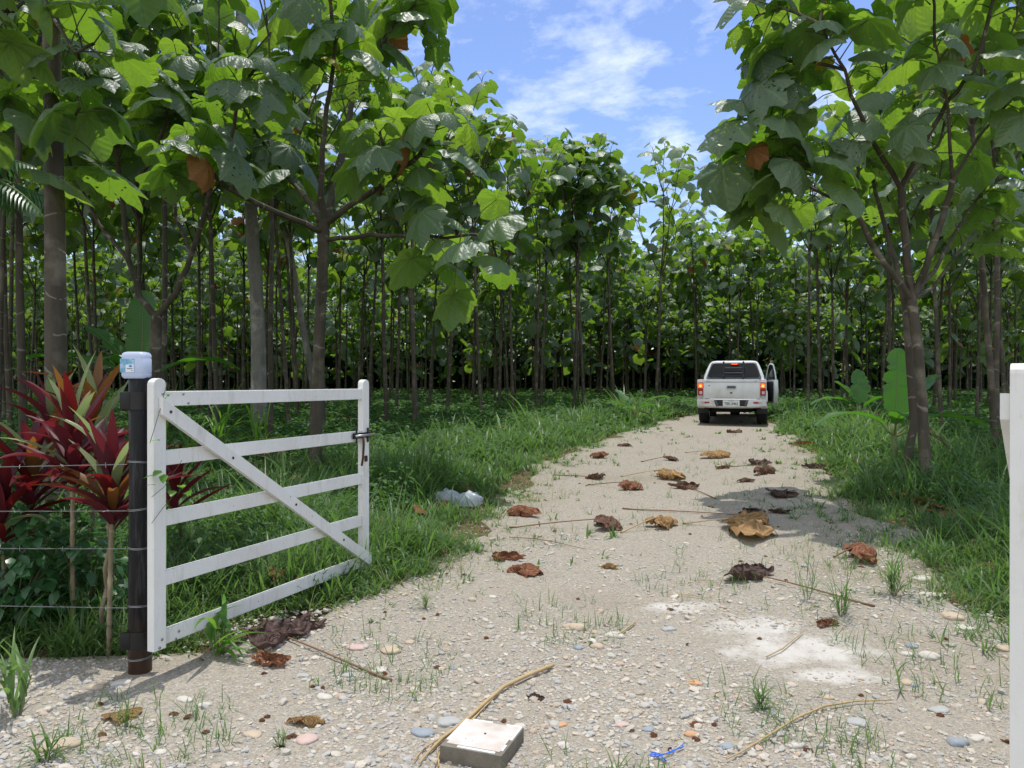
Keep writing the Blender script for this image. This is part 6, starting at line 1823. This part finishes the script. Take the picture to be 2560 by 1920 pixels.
for i, (x, y, w, h, col, lab) in enumerate([
    (1328, 1366, 46, 26, 'white', "pale flat stone beside the stubby straw piece"),
    (1240, 1352, 58, 20, 'tan', "long tan stone left of the pale flat stone"),
    (1290, 1392, 40, 20, 'tan', "tan stone below the long tan one"),
    (1250, 1395, 30, 18, 'blue grey', "blue grey stone below the long tan one"),
    (1445, 1355, 36, 18, 'grey', "grey stone above the lime spill's left end"),
    (980, 1440, 20, 14, 'blue grey', "small blue grey stone near the straw stalk top"),
    (910, 1574, 60, 36, 'blue grey', "large blue grey flat stone left of the tile block"),
    (970, 1553, 60, 26, 'grey', "flat grey slab touching the straw stalk"),
    (1122, 1563, 30, 22, 'white', "round speckled white stone behind the tile block"),
    (1214, 1557, 30, 30, 'orange', "upright orange brown stone right of the tile block"),
    (1104, 1645, 22, 22, 'pink', "pink stone leaning on the tile block's front corner"),
    (1216, 1605, 34, 16, 'white', "pinkish white flat stone right of the tile block"),
    (818, 1440, 46, 32, 'white', "angular white stone right of the leaf stalk end"),
    (752, 1452, 38, 26, 'grey', "grey stone left of the angular white one"),
    (700, 1500, 40, 26, 'white', "white stone above the flat leaf scrap"),
    (654, 1455, 34, 18, 'grey', "small grey stone beside the broad grass plant"),
    (885, 1383, 26, 18, 'tan', "round tan pebble near the big dark leaf's stalk"),
    (770, 1395, 50, 18, 'pink', "flat pink stone under the dark leaf's stalk"),
    (845, 1400, 50, 20, 'tan', "buff stone right of the flat pink stone"),
    (260, 1470, 50, 26, 'white', "white stone at the foot of the black gate post"),
    (205, 1480, 40, 24, 'tan', "tan stone left of the black gate post's foot"),
    (400, 1505, 44, 26, 'white', "pale stone between the gate and the broad grass plant"),
    (440, 1520, 36, 18, 'white', "smaller pale stone left of the broad grass plant"),
    (130, 1605, 90, 30, 'tan', "wide flat tan rock sunk in the gravel at the left"),
    (20, 1490, 60, 40, 'grey', "big grey rock at the left edge under the fence"),
    (545, 1580, 46, 26, 'tan', "tan stone in the gravel below the broad grass plant"),
    (660, 1592, 56, 24, 'pink', "pinkish flat stone below the leaf scrap"),
    (345, 1620, 34, 18, 'white', "small white stone in the lower left gravel"),
    (1962, 1408, 34, 20, 'white', "white rounded stone at the right end of the lime spill"),
    (2008, 1413, 56, 24, 'white', "long white stone right of the rounded white one"),
    (1970, 1392, 30, 18, 'blue grey', "blue grey stone behind the rounded white one"),
    (1975, 1475, 26, 22, 'blue grey', "blue grey stone below the long white stone"),
    (1960, 1470, 34, 22, 'tan', "tan stone left of the lower blue grey one"),
    (1788, 1500, 32, 26, 'tan', "tan stone at the lower edge of the lime spill"),
    (1500, 1470, 40, 20, 'orange', "orange stone in the middle of the near gravel"),
    (1495, 1580, 38, 26, 'orange', "orange brown pebble in the lower gravel"),
    (1400, 1570, 36, 22, 'blue grey', "blue grey pebble left of the orange brown one"),
    (1405, 1515, 28, 18, 'grey', "grey pebble below the small dark cupped leaf"),
    (1345, 1560, 40, 20, 'pink', "pink pebble in the lower gravel"),
    (2070, 1598, 60, 28, 'blue grey', "blue grey rock near the lower right corner"),
    (2110, 1590, 50, 20, 'white', "white flat stone near the lower right corner"),
    (2030, 1530, 50, 22, 'grey', "grey stone right of the long curved twig"),
    (1990, 1245, 50, 26, 'white', "pale rock at the edge of the right verge grass"),
    (2060, 1325, 60, 34, 'tan', "tan rock half hidden by the right verge grass"),
    (2085, 1352, 40, 20, 'white', "white stone below the half hidden tan rock"),
    (2170, 1395, 46, 22, 'tan', "tan stone close to the right gate leaf"),
    (2010, 1280, 44, 20, 'white', "flat pale stone below the verge's pale rock"),
    (1850, 1555, 50, 26, 'grey', "grey flat stone beside the long curved twig"),
    (1720, 1605, 44, 24, 'white', "white stone below the long curved twig"),
    (1570, 1605, 36, 30, 'blue grey', "dark blue stone left of the long curved twig"),
]): stone(x, y, w, h, col, lab, 100 + i)

# ------------------------------------------------------------------ grey palm trunk, feathery tree, palm at the left edge, far crown
gb_ = P(648, 1000, 17.5)
foot = Vector((gb_.x, gb_.y, gzf(gb_.x, gb_.y)))
root = empty("palm_tree", foot)
mb = MB(); pts = [Vector((0, 0, -0.1))] + [P(x, y, 17.5) - foot for x, y in ((646, 850), (641, 720), (632, 600), (622, 450), (613, 250), (606, 30), (600, -200))]
fine = []; rr = []
for i in range(len(pts) - 1):
    for j in range(8): fine.append(pts[i].lerp(pts[i + 1], j / 8)); rr.append(np.interp(i + j / 8, [0, 1, 3, 7], [0.19, 0.155, 0.135, 0.105]) + 0.005 * (len(rr) % 2))
fine.append(pts[-1]); rr.append(0.1)
mb.tube(fine, rr, 14); mb.build("trunk", M['bark_pale'], root)
def frond(mb, p, az, L, lean, bend, leafL, rd, nn=34):
    s = np.linspace(0, 1, nn); dv = Vector((math.cos(az), math.sin(az), 0)); sv = Vector((-dv.y, dv.x, 0))
    pts = []; q_ = p.copy()
    for i in range(nn):
        a = lean + bend * s[i]; d = dv * math.sin(a) + UP * math.cos(a); pts.append((q_.copy(), d)); q_ = q_ + d * (L / nn)
    mb.tube([a for a, _ in pts], list(np.linspace(0.018, 0.003, nn)), 5, False, 1)
    for i in range(3, nn):
        for sg in (-1, 1):
            d = (sv * sg * 0.9 + pts[i][1] * 0.5 - UP * 0.25).normalized()
            l = leafL * math.sin(PI * min(0.98, 0.15 + 0.8 * s[i])) * rd.uniform(0.85, 1.1)
            a0 = pts[i][0]; e1 = a0 + d * l * 0.55; e2 = a0 + d * l * 0.9 - UP * l * 0.35
            w = pts[i][1] * 0.016
            mb.add([tuple(a0 - w * 0.5), tuple(a0 + w * 0.5), tuple(e1 + w), tuple(e1 - w), tuple(e2)], [(0, 1, 2, 3)], [(3, 2, 4)], None, 0)
rd = random.Random(6)
fb = MB()
for i in range(14): frond(fb, pts[-1], i * 2.4, rd.uniform(2.4, 3.0), rd.uniform(0.1, 1.2), rd.uniform(0.9, 1.6), 0.6, rd)
fb.build("crown", [M['shrub'], M['banana_stem']], root)
tag(root, "tall palm with a pale grey ringed trunk behind the gate", 'palm tree')

pf = Vector((-6.6, 8.3, 0)); pf.z = gzf(pf.x, pf.y)
root = empty("palm_tree", pf)
mb = MB(); mb.tube([(0, 0, -0.1), (0.03, 0, 1.5), (0.05, 0, 3.4)], [0.13, 0.11, 0.09], 12); mb.build("trunk", M['bark_pale'], root)
fb = MB()
for i in range(12): frond(fb, Vector((0.05, 0, 3.4)), i * 0.55 + 0.2, rd.uniform(1.5, 1.9), rd.uniform(0.5, 1.1), rd.uniform(1.3, 1.9), 0.55, rd)
fb.build("crown", [M['shrub'], M['banana_stem']], root)
tag(root, "young palm whose drooping fronds hang in at the left edge", 'palm tree')

# feathery compound leaved tree high behind the left crowns
ff = P(800, 1000, 20.0); ff.z = gzf(ff.x, ff.y)
root = empty("feathery_tree", ff)
mb = MB(); fl = MB(); rd = random.Random(9)
tp = [Vector((0, 0, -0.1)), P(720, 600, 20) - ff, P(620, 320, 19.6) - ff, P(560, 170, 19) - ff, P(500, 45, 18.5) - ff, P(470, -40, 18) - ff]
mb.tube(tp, [0.09, 0.08, 0.075, 0.07, 0.06, 0.05], 10)
for ex, ey, ed in ((330, 40, 13.5), (420, 60, 14), (470, 20, 15), (540, 10, 16), (300, 90, 14), (380, -20, 13), (260, 30, 13), (560, 60, 17), (240, -20, 14), (450, 100, 15.5)):
    e = P(ex, ey, ed) - ff; m1 = tp[4].lerp(e, 0.5) + UP * 0.5
    mb.tube([tp[4], m1, e], [0.04, 0.025, 0.012], 6, False)
    for j in range(16):
        t = 0.35 + 0.65 * j / 15
        p = (tp[4] * (1 - t) ** 2 + m1 * 2 * t * (1 - t) + e * t * t)
        az = rd.uniform(0, 6.28); dv = Vector((math.cos(az), math.sin(az), -0.45)).normalized(); L = rd.uniform(0.45, 0.8)
        n = 11; base = []; azs = []; 
        for q_ in range(n):
            c = p + dv * (L * q_ / n) - UP * 0.25 * (q_ / n) ** 2
            for sg in (-1, 1): base.append(tuple(c)); azs.append(az + sg * 1.2)
        mb.tube([p, p + dv * L * 0.5 - UP * 0.06, p + dv * L - UP * 0.25], 0.004, 4, False)
        m_ = len(base); leaflets(fl, np.array(base), np.array(azs), np.full(m_, -0.7) + rng.normal(0, 0.2, m_), np.full(m_, 0.15), np.full(m_, 0.062), rng.normal(0, 0.3, m_))
mb.build("trunk", M['bark_pale'], root); fl.build("crown", M['shrub'], root)
tag(root, "grey leaning tree with feathery hanging leaflets high behind the left crowns", 'tree')

# distant round crown above the gap
fc = Vector((14.6, 62.0, 0)); fc.z = gzf(fc.x, fc.y)
root = empty("distant_tree", fc)
mb = MB(); mb.tube([(0, 0, -0.2), (0, 0, 5), (0.2, 0, 9)], [0.3, 0.25, 0.15], 10)
rn = np.random.default_rng(8)
fl = MB()
for i in range(26):
    a, e_ = rn.uniform(0, 6.28), rn.uniform(-0.3, 1.4); c = np.array([2.0 * math.cos(a) * math.cos(e_), 2.0 * math.sin(a) * math.cos(e_), 9.9 + 1.7 * math.sin(e_)])
    mb.tube([(0.2, 0, 8.0), tuple(c)], [0.08, 0.03], 5, False)
    m_ = 240; pos = c + rn.normal(0, 0.42, (m_, 3)); L = rn.uniform(0.12, 0.26, m_)
    leaflets(fl, pos, rn.uniform(0, 6.28, m_), rn.uniform(-0.8, 0.5, m_), L, L * 0.5, rn.uniform(-0.6, 0.6, m_))
mb.build("trunk", M['bark'], root); fl.build("crown", M['shrub'], root)
tag(root, "round dark crowned tree far off in the gap over the track", 'tree')

# creeper on the gate
root = empty("creeper", g0)
mb = MB()
def gp(a, d, z): return gu.normalized() * a + Vector((gu.y, -gu.x, 0)).normalized() * d + Vector((0, 0, z))
mb.tube([gp(-0.03, 0.03, 1.20), gp(0.0, 0.035, 1.29), gp(0.03, 0.035, 1.37), gp(0.062, 0.033, 1.46), gp(0.075, 0.03, 1.50), gp(0.09, 0.025, 1.47)], 0.0016, 5, False)
mb.tube([gp(-0.02, 0.03, 0.93), gp(0.05, 0.035, 0.97), gp(0.15, 0.055, 1.10)], 0.0014, 5, False)
mb.tube([gp(-0.02, 0.03, 0.80), gp(0.05, 0.035, 0.87), gp(0.12, 0.04, 0.93)], 0.0014, 5, False)
mb.build("vine_stem", M['petiole'], root)
fl = MB(); pts = [(-0.03, 0.045, 1.21), (0.06, 0.045, 1.44), (0.065, 0.045, 1.43), (0.0, 0.05, 1.04), (0.02, 0.05, 1.06), (0.04, 0.05, 1.04), (0.10, 0.05, 0.95), (0.16, 0.05, 0.95), (0.18, 0.05, 0.93), (-0.01, 0.05, 0.99)]
m_ = len(pts)
leaflets(fl, np.array([tuple(gp(*p)) for p in pts]), rng.uniform(3.6, 6.0, m_), rng.uniform(-0.7, 0.6, m_), np.array([0.07, 0.045, 0.05, 0.07, 0.06, 0.06, 0.06, 0.10, 0.11, 0.05]), np.array([0.035, 0.012, 0.012, 0.05, 0.045, 0.045, 0.045, 0.045, 0.05, 0.04]), rng.uniform(-0.4, 0.4, m_))
fl.build("vine_leaves", M['cane'], root)
tag(root, "thin green creeper climbing the hinge stile of the gate", 'creeper')
